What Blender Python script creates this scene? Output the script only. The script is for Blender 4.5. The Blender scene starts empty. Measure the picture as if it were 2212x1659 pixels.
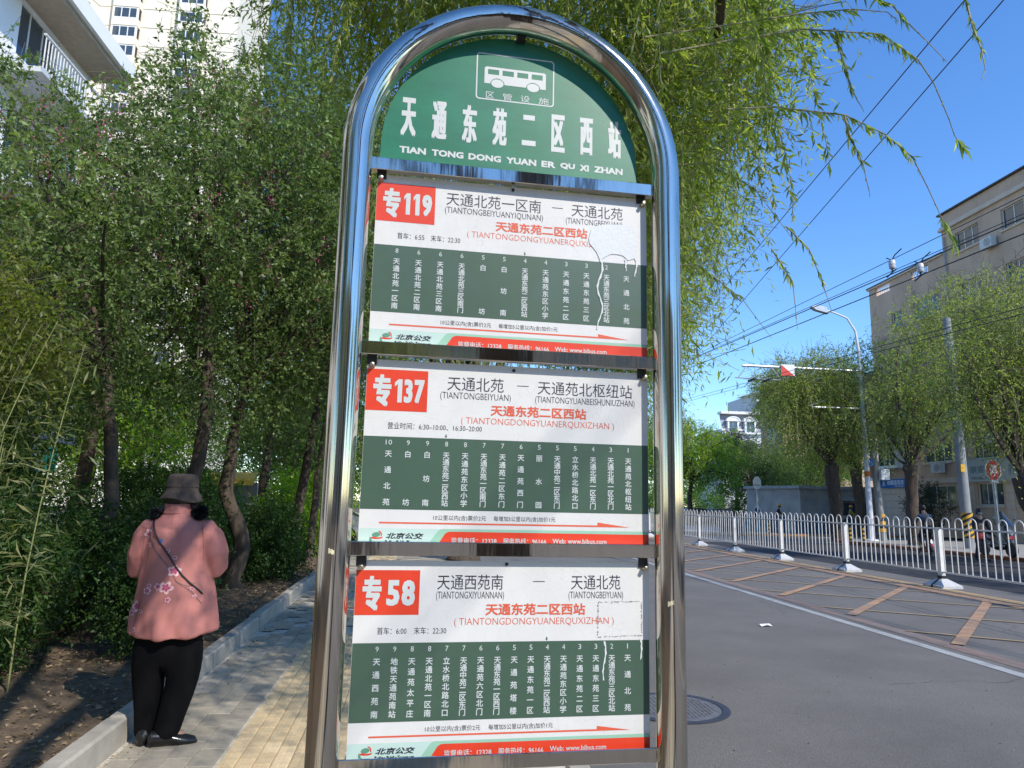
import bpy, math, numpy as np
from mathutils import Vector, Matrix, noise as mn
from mathutils.bvhtree import BVHTree
sc = bpy.context.scene
COL = sc.collection
# ------------------------------------------------------------------ camera, light, exposure
yaw, pitch, roll = 0.0888, 0.1618, 0.0181
F_ = Vector((math.sin(yaw)*math.cos(pitch), math.cos(yaw)*math.cos(pitch), math.sin(pitch)))
R0 = Vector((math.cos(yaw), -math.sin(yaw), 0)); U0 = R0.cross(F_)
R_ = R0*math.cos(roll)+U0*math.sin(roll); U_ = -R0*math.sin(roll)+U0*math.cos(roll)
cam = bpy.data.cameras.new('camera'); cam.sensor_width = 36; cam.lens = 36*1567.58/2212
cam.clip_start = 0.05; cam.clip_end = 2000
co = bpy.data.objects.new('camera', cam); COL.objects.link(co)
M3 = Matrix((R_, U_, -F_)).transposed()
co.matrix_world = Matrix.Translation((0, 0, 1.5)) @ M3.to_4x4()
sc.camera = co
SUN = Vector((0.72, -0.94, 1.0)).normalized()
w = bpy.data.worlds.new('World'); sc.world = w; w.use_nodes = True
nt = w.node_tree; bg = nt.nodes['Background']; bg.inputs['Strength'].default_value = 0.15
sky = nt.nodes.new('ShaderNodeTexSky'); sky.sky_type = 'NISHITA'; sky.sun_disc = False
sky.sun_elevation = math.asin(SUN.z); sky.sun_rotation = math.atan2(SUN.x, SUN.y)
sky.altitude = 300; sky.air_density = 1.15; sky.dust_density = 0.05; sky.ozone_density = 4.0
hs = nt.nodes.new('ShaderNodeHueSaturation'); hs.inputs['Saturation'].default_value = 1.13; hs.inputs['Hue'].default_value = .505
tm_ = nt.nodes.new('ShaderNodeMix'); tm_.data_type = 'RGBA'; tm_.blend_type = 'MULTIPLY'; tm_.inputs[0].default_value = 1; tm_.inputs[7].default_value = (.90, 1.0, 1.10, 1)
nt.links.new(sky.outputs[0], tm_.inputs[6]); nt.links.new(tm_.outputs[2], hs.inputs['Color']); nt.links.new(hs.outputs[0], bg.inputs['Color'])
sl = bpy.data.lights.new('sun', 'SUN'); sl.energy = 3.15; sl.angle = math.radians(0.53); sl.color = (1.0, 0.94, 0.85)
so = bpy.data.objects.new('sun', sl); COL.objects.link(so); so.rotation_euler = SUN.to_track_quat('Z', 'Y').to_euler(); so.location = (0, 0, 30)
sc.view_settings.view_transform = 'Standard'; sc.view_settings.look = 'None'
sc.view_settings.exposure = 0.62; sc.view_settings.gamma = 1.0; sc.view_settings.use_curve_mapping = False
rng = np.random.default_rng(7)
PI = math.pi

# ------------------------------------------------------------------ materials
MATS = {}
def mat(name, col, rough=.6, metal=0., var=.12, scale=6., bump=0., bscale=60., spec=.5, aniso=(1, 1, 1), detail=4, coat=0.):
    if name in MATS: return MATS[name]
    m = bpy.data.materials.new(name); m.use_nodes = True; n = m.node_tree; b = n.nodes['Principled BSDF']; L = n.links.new
    b.inputs['Roughness'].default_value = rough; b.inputs['Metallic'].default_value = metal
    b.inputs['Specular IOR Level'].default_value = spec; b.inputs['Coat Weight'].default_value = coat
    tc = n.nodes.new('ShaderNodeTexCoord'); mp = n.nodes.new('ShaderNodeMapping'); mp.inputs['Scale'].default_value = aniso
    L(tc.outputs['Object'], mp.inputs[0])
    nz = n.nodes.new('ShaderNodeTexNoise'); nz.inputs['Scale'].default_value = scale; nz.inputs['Detail'].default_value = detail; nz.inputs['Roughness'].default_value = .65
    L(mp.outputs[0], nz.inputs['Vector'])
    rp = n.nodes.new('ShaderNodeValToRGB'); rp.color_ramp.elements[0].position = .3; rp.color_ramp.elements[1].position = .7
    rp.color_ramp.elements[0].color = tuple(c*(1-var) for c in col)+(1,); rp.color_ramp.elements[1].color = tuple(min(1, c*(1+var)) for c in col)+(1,)
    L(nz.outputs[0], rp.inputs[0]); L(rp.outputs[0], b.inputs['Base Color'])
    if bump:
        n2 = n.nodes.new('ShaderNodeTexNoise'); n2.inputs['Scale'].default_value = bscale; n2.inputs['Detail'].default_value = 3
        L(mp.outputs[0], n2.inputs['Vector'])
        bp = n.nodes.new('ShaderNodeBump'); bp.inputs['Strength'].default_value = min(1, bump); bp.inputs['Distance'].default_value = .01*max(1, bump)
        L(n2.outputs[0], bp.inputs['Height']); L(bp.outputs[0], b.inputs['Normal'])
    MATS[name] = m; m['ramp'] = rp.name
    return m
def leafmat(name, ca, cb, trans=.35, rough=.38, tcol=None):
    m = bpy.data.materials.new(name); m.use_nodes = True; n = m.node_tree; L = n.links.new; b = n.nodes['Principled BSDF']
    at = n.nodes.new('ShaderNodeAttribute'); at.attribute_name = 'tint'
    rp = n.nodes.new('ShaderNodeValToRGB'); rp.color_ramp.elements[0].color = ca+(1,); rp.color_ramp.elements[1].color = cb+(1,)
    L(at.outputs['Fac'], rp.inputs[0]); L(rp.outputs[0], b.inputs['Base Color']); b.inputs['Roughness'].default_value = rough; b.inputs['Specular IOR Level'].default_value = .32
    tr = n.nodes.new('ShaderNodeBsdfTranslucent'); mx = n.nodes.new('ShaderNodeMixShader'); mx.inputs[0].default_value = trans
    ml = n.nodes.new('ShaderNodeMix'); ml.data_type = 'RGBA'; ml.blend_type = 'MULTIPLY'; ml.inputs[0].default_value = 1
    L(rp.outputs[0], ml.inputs[6]); ml.inputs[7].default_value = (tcol or (2.6, 2.6, 1.0))+(1,)
    L(ml.outputs[2], tr.inputs['Color']); L(b.outputs[0], mx.inputs[1]); L(tr.outputs[0], mx.inputs[2])
    L(mx.outputs[0], n.nodes['Material Output'].inputs['Surface']); return m
def hexc(r, g, b):
    f = lambda c: (c/255/12.92 if c/255 <= .04045 else ((c/255+.055)/1.055)**2.4)
    return (f(r), f(g), f(b))

# ------------------------------------------------------------------ geometry helpers
WL = {}
class G:
    def __init__(s): s.v = []; s.f = []
    def add(s, vs, fs):
        o = len(s.v); s.v += [tuple(v) for v in vs]; s.f += [tuple(i+o for i in f) for f in fs]; return s
    def box(s, x0, x1, y0, y1, z0, z1, M=None, b=0):
        if b:
            b = min(b, (x1-x0)*.45, (y1-y0)*.45, (z1-z0)*.45); vs = []
            for (zz, d) in ((z0, b), (z0+b, 0), (z1-b, 0), (z1, b)):
                vs += [(x0+d+b*0, y0+d, zz), (x1-d, y0+d, zz), (x1-d, y1-d, zz), (x0+d, y1-d, zz)]
            fs = [(3, 2, 1, 0), (12, 13, 14, 15)]
            for k in range(3):
                for i in range(4): j = (i+1) % 4; fs.append((k*4+i, k*4+j, k*4+4+j, k*4+4+i))
        else:
            vs = [(x0, y0, z0), (x1, y0, z0), (x1, y1, z0), (x0, y1, z0), (x0, y0, z1), (x1, y0, z1), (x1, y1, z1), (x0, y1, z1)]
            fs = [(3, 2, 1, 0), (4, 5, 6, 7), (0, 1, 5, 4), (1, 2, 6, 5), (2, 3, 7, 6), (3, 0, 4, 7)]
        if M is not None: vs = [M @ Vector(v) for v in vs]
        return s.add(vs, fs)
    def tube(s, pts, r, n=8, cap=True):
        pts = [Vector(p) for p in pts]; m = len(pts); r = [r]*m if not hasattr(r, '__len__') else r; vs = []; up = None
        for i, p in enumerate(pts):
            t = (pts[min(i+1, m-1)]-pts[max(i-1, 0)]).normalized()
            if up is None: up = t.orthogonal().normalized()
            up = (up-t*up.dot(t)); up = up.normalized() if up.length > 1e-6 else t.orthogonal().normalized()
            q = t.cross(up)
            for k in range(n): a = 2*PI*k/n; vs.append(p+(up*math.cos(a)+q*math.sin(a))*r[i])
        fs = [(i*n+k, i*n+(k+1) % n, (i+1)*n+(k+1) % n, (i+1)*n+k) for i in range(m-1) for k in range(n)]
        if cap: fs += [tuple(range(n-1, -1, -1)), tuple(range((m-1)*n, m*n))]
        return s.add(vs, fs)
    def lathe(s, prof, n=16, c=(0, 0, 0), M=None):
        vs = [Vector((c[0]+r*math.cos(2*PI*k/n), c[1]+r*math.sin(2*PI*k/n), c[2]+z)) for r, z in prof for k in range(n)]
        if M is not None: vs = [M @ v for v in vs]
        m = len(prof); fs = [(i*n+k, i*n+(k+1) % n, (i+1)*n+(k+1) % n, (i+1)*n+k) for i in range(m-1) for k in range(n)]
        fs += [tuple(range(n-1, -1, -1)), tuple(range((m-1)*n, m*n))]
        return s.add(vs, fs)
    def prism(s, poly, d0, d1, f):
        n = len(poly); vs = [f(a, b, d0) for a, b in poly]+[f(a, b, d1) for a, b in poly]
        return s.add(vs, [tuple(range(n-1, -1, -1)), tuple(range(n, 2*n))]+[(i, (i+1) % n, n+(i+1) % n, n+i) for i in range(n)])
    def mesh(s, name, m, off=(0, 0, 0), smooth=False):
        me = bpy.data.meshes.new(name)
        me.from_pydata([(v[0]-off[0], v[1]-off[1], v[2]-off[2]) for v in s.v], [], s.f); me.materials.append(m)
        if smooth:
            me.shade_smooth(); me.set_sharp_from_angle(angle=math.radians(40))
        return me
    def obj(s, name, m, parent=None, smooth=False, local=False, **kw):
        off = (0, 0, 0) if (parent is None or local) else WL.get(parent.name, (0, 0, 0))
        return link(name, s.mesh(name, m, off, smooth), parent, **kw)
def link(name, me, parent=None, loc=None, label=None, cat=None, group=None, kind=None):
    o = bpy.data.objects.new(name, me); COL.objects.link(o)
    if parent is not None: o.parent = parent; WL[o.name] = WL.get(parent.name, (0, 0, 0))
    if loc is not None: o.location = loc
    return tag(o, label, cat, group, kind)
def tag(o, label=None, cat=None, group=None, kind=None):
    if label: o['label'] = label
    if cat: o['category'] = cat
    if group: o['group'] = group
    if kind: o['kind'] = kind
    return o
def thing(name, loc, label, cat, group=None):
    o = link(name, None, None, loc, label, cat, group); WL[o.name] = tuple(loc); o.empty_display_size = .2; return o
def dup(o, loc=None, parent=None, label=None, rz=None):
    c = o.copy(); COL.objects.link(c); c.parent = parent
    if loc is not None: c.location = loc; WL[c.name] = tuple(loc)
    if rz is not None: c.rotation_euler = (0, 0, rz)
    if label: c['label'] = label
    for ch in [x for x in o.children]: dup(ch, None, c)
    return c
def npmesh(name, V, nper, m, parent=None, tint=None, smooth=False, **kw):
    """V (n*nper,3) numpy; every nper vertices make one face"""
    n = len(V)//nper; me = bpy.data.meshes.new(name)
    off = np.array(WL.get(parent.name, (0, 0, 0)) if parent is not None else (0, 0, 0))
    me.vertices.add(n*nper); me.vertices.foreach_set('co', (V-off).astype(np.float32).ravel())
    me.loops.add(n*nper); me.loops.foreach_set('vertex_index', np.arange(n*nper, dtype=np.int32))
    me.polygons.add(n); me.polygons.foreach_set('loop_start', np.arange(0, n*nper, nper, dtype=np.int32))
    me.polygons.foreach_set('loop_total', np.full(n, nper, dtype=np.int32)); me.update(calc_edges=True)
    if tint is not None:
        a = me.attributes.new('tint', 'FLOAT', 'FACE'); a.data.foreach_set('value', tint.astype(np.float32))
    me.materials.append(m); return link(name, me, parent, **kw)
def nrm(a): return a/np.maximum(np.linalg.norm(a, axis=-1, keepdims=True), 1e-9)
def leaves(P, D, L, W, fold=.15):
    """rhombic folded leaves: base, side, tip, side"""
    n = len(P); D = nrm(D); S = nrm(np.cross(D, nrm(rng.normal(size=(n, 3))+np.array([0, 0, .6])))); Nn = np.cross(S, D)
    L = np.broadcast_to(L, n)[:, None]; W = np.broadcast_to(W, n)[:, None]
    mid = P+D*L*.42; tip = P+D*L+Nn*(-.12*L)
    V = np.stack([P, mid+S*W*.5+Nn*W*fold, tip, mid-S*W*.5+Nn*W*fold], 1); return V.reshape(-1, 3)
def ribbons(A, B, r):
    """three-sided twig segments from A to B"""
    D = nrm(B-A); S = nrm(np.cross(D, np.array([.3, .5, .81]))); T = np.cross(D, S); r = np.broadcast_to(r, len(A))[:, None]; out = []
    a = [S*r, (-.5*S+.87*T)*r, (-.5*S-.87*T)*r]
    for i in range(3):
        j = (i+1) % 3; out.append(np.stack([A+a[i], A+a[j], B+a[j], B+a[i]], 1))
    return np.concatenate(out).reshape(-1, 3)

# text
GC = {}
def glyph(s, off=0., shear=0.):
    k = (s, off, shear)
    if k in GC: return GC[k]
    c = bpy.data.curves.new('lettering', 'FONT'); c.body = s; c.size = 1; c.offset = off; c.shear = shear; c.resolution_u = 2; c.fill_mode = 'FRONT'
    o = bpy.data.objects.new('lettering', c); COL.objects.link(o); dg = bpy.context.evaluated_depsgraph_get()
    me = bpy.data.meshes.new_from_object(o.evaluated_get(dg))
    vs = np.array([v.co[:2] for v in me.vertices]); fs = [tuple(p.vertices) for p in me.polygons]
    bpy.data.objects.remove(o); bpy.data.curves.remove(c); bpy.data.meshes.remove(me)
    GC[k] = (vs, fs); return GC[k]
def text(g, s, x0, x1, z0, z1, y=0., bold=0., off=0., shear=0., f=None, n8=4):
    """letters fitted to the box x0..x1, z0..z1; bold = stroke thickening as a part of box height"""
    vs, fs = glyph(s, off, shear); a = vs.min(0); b = vs.max(0); h = bold*(z1-z0)
    sx = (x1-x0-2*h)/(b[0]-a[0]); sz = (z1-z0-2*h)/(b[1]-a[1])
    sh = [(0, 0)] if not bold else [(0, 0), (h, h), (-h, h), (h, -h), (-h, -h), (h, 0), (-h, 0)]
    for i, (dx, dz) in enumerate(sh):
        P = [((v[0]-a[0])*sx+x0+h+dx, y-i*.00004, (v[1]-a[1])*sz+z0+h+dz) for v in vs]
        g.add([f(*p) for p in P] if f else P, fs)
def char(g, c, cx, cz, sz, y, wid=1., bold=0.):
    vs, fs = glyph(c)
    sh = [(0, 0)] if not bold else [(0, 0), (bold, 0), (-bold, 0), (0, bold), (0, -bold)]
    for i, (dx, dz) in enumerate(sh):
        g.add([((v[0]-.5)*sz*wid+cx+dx, y-i*.00004, (v[1]-.36)*sz+cz+dz) for v in vs], fs)

# ------------------------------------------------------------------ base materials
steel = mat('polished_steel', (.60, .545, .465), .085, 1., .10, 30, .07, 22, aniso=(1, 1, .12))
M_white = mat('sign_white', hexc(216, 215, 211), .32, 0, .045, 9, .05, 300, coat=.3)
def asphalt(name, c, patch=.18):
    m = mat(name, c, .88, 0, patch, .7, .55, 130, detail=8); n = m.node_tree; L = n.links.new; b = n.nodes['Principled BSDF']
    rp = n.nodes[m['ramp']]; tc = [x for x in n.nodes if x.type == 'TEX_COORD'][0]
    mul = n.nodes.new('ShaderNodeMix'); mul.data_type = 'RGBA'; mul.blend_type = 'MULTIPLY'; mul.inputs[0].default_value = .9
    nz = n.nodes.new('ShaderNodeTexNoise'); nz.inputs['Scale'].default_value = 85; nz.inputs['Detail'].default_value = 6; nz.inputs['Roughness'].default_value = .8
    r2 = n.nodes.new('ShaderNodeValToRGB'); r2.color_ramp.elements[0].position = .36; r2.color_ramp.elements[1].position = .7
    r2.color_ramp.elements[0].color = (.55, .55, .55, 1); r2.color_ramp.elements[1].color = (1.45, 1.42, 1.36, 1)
    L(tc.outputs['Object'], nz.inputs['Vector']); L(nz.outputs[0], r2.inputs[0]); L(rp.outputs[0], mul.inputs[6]); L(r2.outputs[0], mul.inputs[7])
    L(mul.outputs[2], b.inputs['Base Color']); return m
M_asph = asphalt('asphalt', (.158, .149, .138)); M_asph2 = asphalt('dark_asphalt', (.03, .03, .036), .3)
M_soil = mat('soil', (.12, .085, .055), .95, 0, .45, 9, 1., 30, detail=8)
M_conc = mat('concrete', (.33, .33, .32), .85, 0, .22, 3, .35, 60, detail=7)
M_kerb = mat('kerb_concrete', (.38, .345, .29), .85, 0, .2, 4, .3, 70, detail=6)
M_bark = mat('bark', (.075, .055, .04), .95, 0, .45, 9, 1.5, 22, aniso=(1, 1, .25), detail=6)
M_twig = mat('twig', (.20, .17, .08), .7, 0, .2, 20)
M_glass = mat('window_glass', (.05, .07, .09), .05, 0, .2, 1, spec=.9)
M_wframe = mat('window_frame_white', (.72, .72, .70), .5, 0, .05)
M_dark = mat('dark_metal', (.03, .03, .032), .5, .3, .2)
M_black = mat('black_rubber', (.015, .015, .016), .6, 0, .2)
M_wpaint = mat('railing_white_paint', (.72, .70, .66), .45, 0, .14, 5, .05, 60)
M_orange = mat('worn_orange_paint', (.40, .235, .135), .8, 0, .3, 5, .2, 90, detail=8)
M_pink = mat('faded_marking', (.235, .165, .135), .85, 0, .22, 5, .3, 90, detail=8)
M_yell = mat('pale_yellow_paint', (.50, .33, .155), .8, 0, .25, 5, .2, 90, detail=8)
M_wline = mat('worn_white_line', (.36, .37, .36), .8, 0, .18, 7, .3, 90, detail=8)
M_redk = mat('red_kerb_paint', (.26, .085, .035), .8, 0, .3, 3, .2, 60)

def worn(m, amt=.5, base=(.15, .148, .145), sc_=(26, 2.2)):
    n = m.node_tree; L = n.links.new; b = n.nodes['Principled BSDF']; rp = n.nodes[m['ramp']]; tc = [x for x in n.nodes if x.type == 'TEX_COORD'][0]
    a = n.nodes.new('ShaderNodeTexNoise'); a.inputs['Scale'].default_value = sc_[0]; a.inputs['Detail'].default_value = 10; a.inputs['Roughness'].default_value = .75
    c = n.nodes.new('ShaderNodeTexNoise'); c.inputs['Scale'].default_value = sc_[1]; c.inputs['Detail'].default_value = 4
    ad = n.nodes.new('ShaderNodeMath'); ad.operation = 'ADD'; L(tc.outputs['Object'], a.inputs['Vector']); L(tc.outputs['Object'], c.inputs['Vector']); L(a.outputs[0], ad.inputs[0]); L(c.outputs[0], ad.inputs[1])
    r = n.nodes.new('ShaderNodeValToRGB'); r.color_ramp.elements[0].position = .42+amt*.12; r.color_ramp.elements[1].position = .56+amt*.12; d = n.nodes.new('ShaderNodeMath'); d.operation = 'MULTIPLY'; d.inputs[1].default_value = .5; L(ad.outputs[0], d.inputs[0]); L(d.outputs[0], r.inputs[0])
    r.color_ramp.elements[0].color = (1, 1, 1, 1); r.color_ramp.elements[1].color = (0, 0, 0, 1)
    mx = n.nodes.new('ShaderNodeMix'); mx.data_type = 'RGBA'; L(r.outputs[0], mx.inputs[0]); mx.inputs[6].default_value = base+(1,); L(rp.outputs[0], mx.inputs[7]); L(mx.outputs[2], b.inputs['Base Color'])
for m_ in (M_orange, M_yell): worn(m_, .62)
worn(M_wline, .8); worn(M_pink, .5)
# ------------------------------------------------------------------ ground
def sheet(name, x0, x1, y0, y1, z, m, parent=None, nx=1, ny=1, dz=None, **kw):
    g = G(); vs = []
    for j in range(ny+1):
        for i in range(nx+1):
            x = x0+(x1-x0)*i/nx; y = y0+(y1-y0)*j/ny; vs.append((x, y, z+(dz(x, y) if dz else 0)))
    g.add(vs, [(j*(nx+1)+i, j*(nx+1)+i+1, (j+1)*(nx+1)+i+1, (j+1)*(nx+1)+i) for j in range(ny) for i in range(nx)])
    return g.obj(name, m, parent, **kw)
sheet('ground', -600, 600, -300, 900, -.17, M_soil, kind='structure')
road = sheet('road', .9, 120, -60, 300, -.12, M_asph, kind='structure')
kx = lambda y: -1.70-.0436*y       # inner face of the garden kerb
def strip(g, pts, wd, z):
    """painted strip on the ground through pts"""
    P = [Vector((p[0], p[1])) for p in pts]
    for a, b in zip(P[:-1], P[1:]):
        d = (b-a).normalized(); q = Vector((-d.y, d.x))*wd/2
        g.add([(a.x-q.x, a.y-q.y, z), (b.x-q.x, b.y-q.y, z), (b.x+q.x, b.y+q.y, z), (a.x+q.x, a.y+q.y, z)], [(3, 2, 1, 0) if 0 else (0, 1, 2, 3)])
ZR = -.12
g = G(); strip(g, [(5.82, -10), (5.82, 110)], .15, ZR+.004); g.obj('lane_line', M_wline, road)
g = G(); strip(g, [(6.16, -10), (6.16, 110)], .24, ZR+.004); g.obj('hatch_edge_line', M_pink, road)
g = G(); strip(g, [(9.93, -10), (9.93, 110)], .30, ZR+.008); g.obj('hatch_edge_line', M_orange, road)
g = G(); strip(g, [(10.37, -10), (10.37, 110)], .26, ZR+.004); g.obj('centre_line', M_yell, road)
g = G(); strip(g, [(10.16, -10), (10.16, 110)], .03, ZR+.012); g.obj('tar_joint', M_black, road)
g = G()
for k in range(-3, 30): y = 9.65+2.3*k; strip(g, [(6.25, y), (9.8, y-2.5)], .075, ZR+.012)
g.obj('thin_hatch_lines', mat('thin_line', (.36, .25, .13), .85, 0, .35, 9, detail=8), road)
g = G()
for k in range(-3, 30): y = 8.68+2.35*k; strip(g, [(6.27, y), (9.8, y+4.0)], .15, ZR+.016)
g.obj('wide_hatch_lines', M_orange, road)
sheet('far_lane', 11.5, 18.9, -40, 33, ZR+.004, M_asph2, road)  # far lane in a much darker asphalt colour
# manhole
mh = thing('manhole_cover', (1.9, 6.08, ZR), 'round iron manhole cover in the asphalt right behind the bus stop sign', 'manhole cover')
g = G(); g.lathe([(.45, .004), (.45, .008), (.39, .008), (.385, .002)], 40, (1.9, 6.08, ZR)); g.obj('rim', mat('iron_rim', (.07, .07, .085), .6, .5, .2), mh)
g = G(); g.lathe([(.378, .003), (.378, .007)], 40, (1.9, 6.08, ZR)); pl = g.obj('plate', mat('iron_plate', (.17, .17, .18), .65, .4, .3, 20, .3, 60), mh)
g = G()
for i in range(-10, 11):
    for j in range(-10, 11):
        x, y = i*.034, j*.034
        if x*x+y*y < .33**2: g.box(1.9+x-.008, 1.9+x+.008, 6.08+y-.008, 6.08+y+.008, ZR+.007, ZR+.0125)
g.obj('studs', mat('iron_plate', 0), mh, kind='stuff')
# litter on road
lt = G(); lt.add([(4.45+.03*math.sin(i*2.3), 10.0+.05*math.cos(i*1.9), ZR+.01+.012*(i % 2)) for i in range(1)], [])
lt.add([(4.38, 9.98, ZR+.006), (4.46, 9.96, ZR+.03), (4.54, 9.99, ZR+.008), (4.52, 10.05, ZR+.035), (4.43, 10.07, ZR+.012), (4.37, 10.03, ZR+.03)], [(0, 1, 3, 5), (1, 2, 3), (3, 4, 5)])
lt.obj('paper_litter', mat('paper', (.8, .8, .8), .7), label='small crumpled white paper scrap lying on the grey asphalt lane', cat='litter')
# cracks and a patched strip in the asphalt
g = G()
for (x, y, a, n_) in ((4.2, 6.8, .3, 20), (5.2, 11, 1.5, 24), (1.4, 8.2, .9, 20), (7.6, 9.2, 1.2, 20), (3.1, 12.5, .2, 18), (8.4, 14, 1.6, 20)):
    for k in range(n_):
        b = a+rng.normal()*.55; l = rng.uniform(.05, .13); x2, y2 = x+math.cos(b)*l, y+math.sin(b)*l; q = rng.uniform(.0015, .004); g.add([(x-q*math.sin(b), y+q*math.cos(b), ZR+.0035), (x+q*math.sin(b), y-q*math.cos(b), ZR+.0035), (x2+q*math.sin(b), y2-q*math.cos(b), ZR+.0035), (x2-q*math.sin(b), y2+q*math.cos(b), ZR+.0035)], [(0, 1, 2, 3)]); x, y = x2, y2
g.obj('cracks', mat('crack', (.095, .089, .082), .95), road, kind='stuff')
# loose stones
P = np.c_[rng.uniform(1.2, 5.5, 260), rng.uniform(3.2, 8, 260), np.full(260, ZR+.004)]
V = leaves(P, rng.normal(size=(260, 3))*[1, 1, .15], rng.uniform(.006, .02, 260), rng.uniform(.005, .014, 260), .5)
npmesh('gravel', V, 4, leafmat('grit', (.25, .22, .16), (.5, .48, .42), .0, .9), label='pale grit and bits scattered over the near asphalt', cat='gravel', kind='stuff')

# sidewalk base + pavers
sw = G(); sw.add([(kx(-15), -15, -.012), (.75, -15, -.012), (.75, 70, -.012), (kx(70), 70, -.012)], [(0, 1, 2, 3)])
M_joint = mat('joint_sand', (.52, .48, .40), .95, 0, .3, 12)
sidewalk = sw.obj('pavement', M_joint, kind='structure')
def paver_mesh(name, lx, ly, m, ribs=0):
    g = G(); g.box(-lx/2, lx/2, -ly/2, ly/2, -.03, 0, b=.003)
    if ribs:
        for k in range(ribs): x = (k+.5-ribs/2)*lx/ribs; g.box(x-lx/ribs*.28, x+lx/ribs*.28, -ly/2+.006, ly/2-.006, -.002, .004)
    return g.mesh(name, m)
M_greyp = [mat('grey_paver_%s' % t, c, .85, 0, .16, 14, .25, 90) for t, c in (('a', (.36, .315, .240)), ('b', (.315, .275, .212)), ('c', (.41, .36, .28)))]
M_yelp = [mat('buff_paver_%s' % t, c, .85, 0, .14, 14, .25, 90) for t, c in (('a', (.62, .475, .275)), ('b', (.56, .43, .25)), ('c', (.68, .53, .32)))]
gm = [paver_mesh('paving_stone', .146, .296, m) for m in M_greyp]; ym = [paver_mesh('paving_stone', .096, .196, m, 2) for m in M_yelp]
ang = math.atan(.0436); rot = Matrix.Rotation(ang, 3, 'Z'); near = []; far = []
def paver(u, v, kind, lx, ly):
    p = rot @ Vector((u, v, 0)); x = -1.70+p.x; y = p.y
    if x > .72 or y < -6 or y > 30: return
    (near if True else far).append((math.hypot(x-0., y), x, y, kind, lx, ly))
for i in range(4):
    for j in range(-20, 100): paver(.04+.075+i*.15, (j+.5*(i % 2))*.3, 0, .146, .296)
for i in range(7):
    for j in range(-30, 150): paver(.66+.05+i*.1, (j+.5*(i % 2))*.2, 1, .096, .196)
for i in range(11):
    for j in range(-20, 100): paver(1.37+.075+i*.15, (j+.5*(i % 2))*.3, 0, .146, .296)
vis = [q for q in near if q[2] > 3.6 and q[1] < -.1 and q[2] < 20]
vis.sort(key=lambda q: q[0]-.25*q[5]); single = vis[:300]; ss = set(id(q) for q in single); rest = [q for q in near if id(q) not in ss]
R_ng = np.random.default_rng(3)
for q in single:
    k = R_ng.choice(3, p=[.5, .3, .2]); o = link('paving_stone', (ym if q[3] else gm)[k], sidewalk, (q[1], q[2], R_ng.normal()*.0012)); o.rotation_euler = (R_ng.normal()*.003, R_ng.normal()*.003, ang)
for kind, ms in ((0, M_greyp), (1, M_yelp)):
    for mi in range(3):
        V = []
        for q in rest:
            if q[3] != kind or (hash((round(q[1], 2), round(q[2], 2))) % 10 < 5) != (mi == 0) and not (mi > 0): continue
            h = int(abs(q[1]*733+q[2]*377)*10) % 10
            if (0 if h < 5 else 1 if h < 8 else 2) != mi: continue
            c, s_ = math.cos(ang), math.sin(ang)
            for a, b in ((-1, -1), (1, -1), (1, 1), (-1, 1)):
                dx, dy = a*q[4]/2, b*q[5]/2; V.append((q[1]+dx*c-dy*s_, q[2]+dx*s_+dy*c, 0))
        if V: npmesh('paving_field', np.array(V), 4, ms[mi], sidewalk, kind='stuff')
# kerbs
kb = G(); kb.box(-.2, .2, -1, 1, -.3, -.25); kerb_root = G().add([(kx(-15)-.02, -15, -.05), (kx(-15)-.12, -15, -.05), (kx(70)-.12, 70, -.05), (kx(70)-.02, 70, -.05)], [(0, 1, 2, 3)]).obj('garden_kerb', M_kerb, kind='structure')
km = [G().box(-.125, 0, .006, .994-.006*k, -.1, .145, b=.012+.003*k).mesh('kerb_stone', M_kerb) for k in range(3)]
for k in range(-8, 40):
    y = k*1.0; o = link('kerb_stone', km[k % 3], kerb_root, (kx(y), y, R_ng.normal()*.004)); o.rotation_euler = (0, R_ng.normal()*.01, ang+R_ng.normal()*.003)
rk = G().add([(.76, -15, -.11), (.89, -15, -.11), (.89, 70, -.11), (.76, 70, -.11)], [(0, 1, 2, 3)]).obj('road_kerb', M_kerb, kind='structure')
km2 = G().box(0, .14, .005, .99, -.2, .002, b=.015).mesh('kerb_stone', M_kerb)
for k in range(-8, 55): link('kerb_stone', km2, rk, (.755, k*1.0, R_ng.normal()*.003))
# garden soil
def soil_dz(x, y): return .05*mn.noise(Vector((x*1.1, y*1.1, 0)))+.03*mn.noise(Vector((x*5, y*5, 3)))+.02*mn.noise(Vector((x*13, y*13, 5)))
g = G(); nx, ny = 90, 200; vs = []
for j in range(ny+1):
    for i in range(nx+1):
        y = -4+34*(j/ny)**1.3; x = kx(y)-.12-(i/nx)**1.8*16; vs.append((x, y, .07+soil_dz(x, y)*(min(1, i/4))))
g.add(vs, [(j*(nx+1)+i, (j+1)*(nx+1)+i, (j+1)*(nx+1)+i+1, j*(nx+1)+i+1) for j in range(ny) for i in range(nx)])
g.obj('garden_soil', M_soil, smooth=True, kind='structure')
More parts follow.
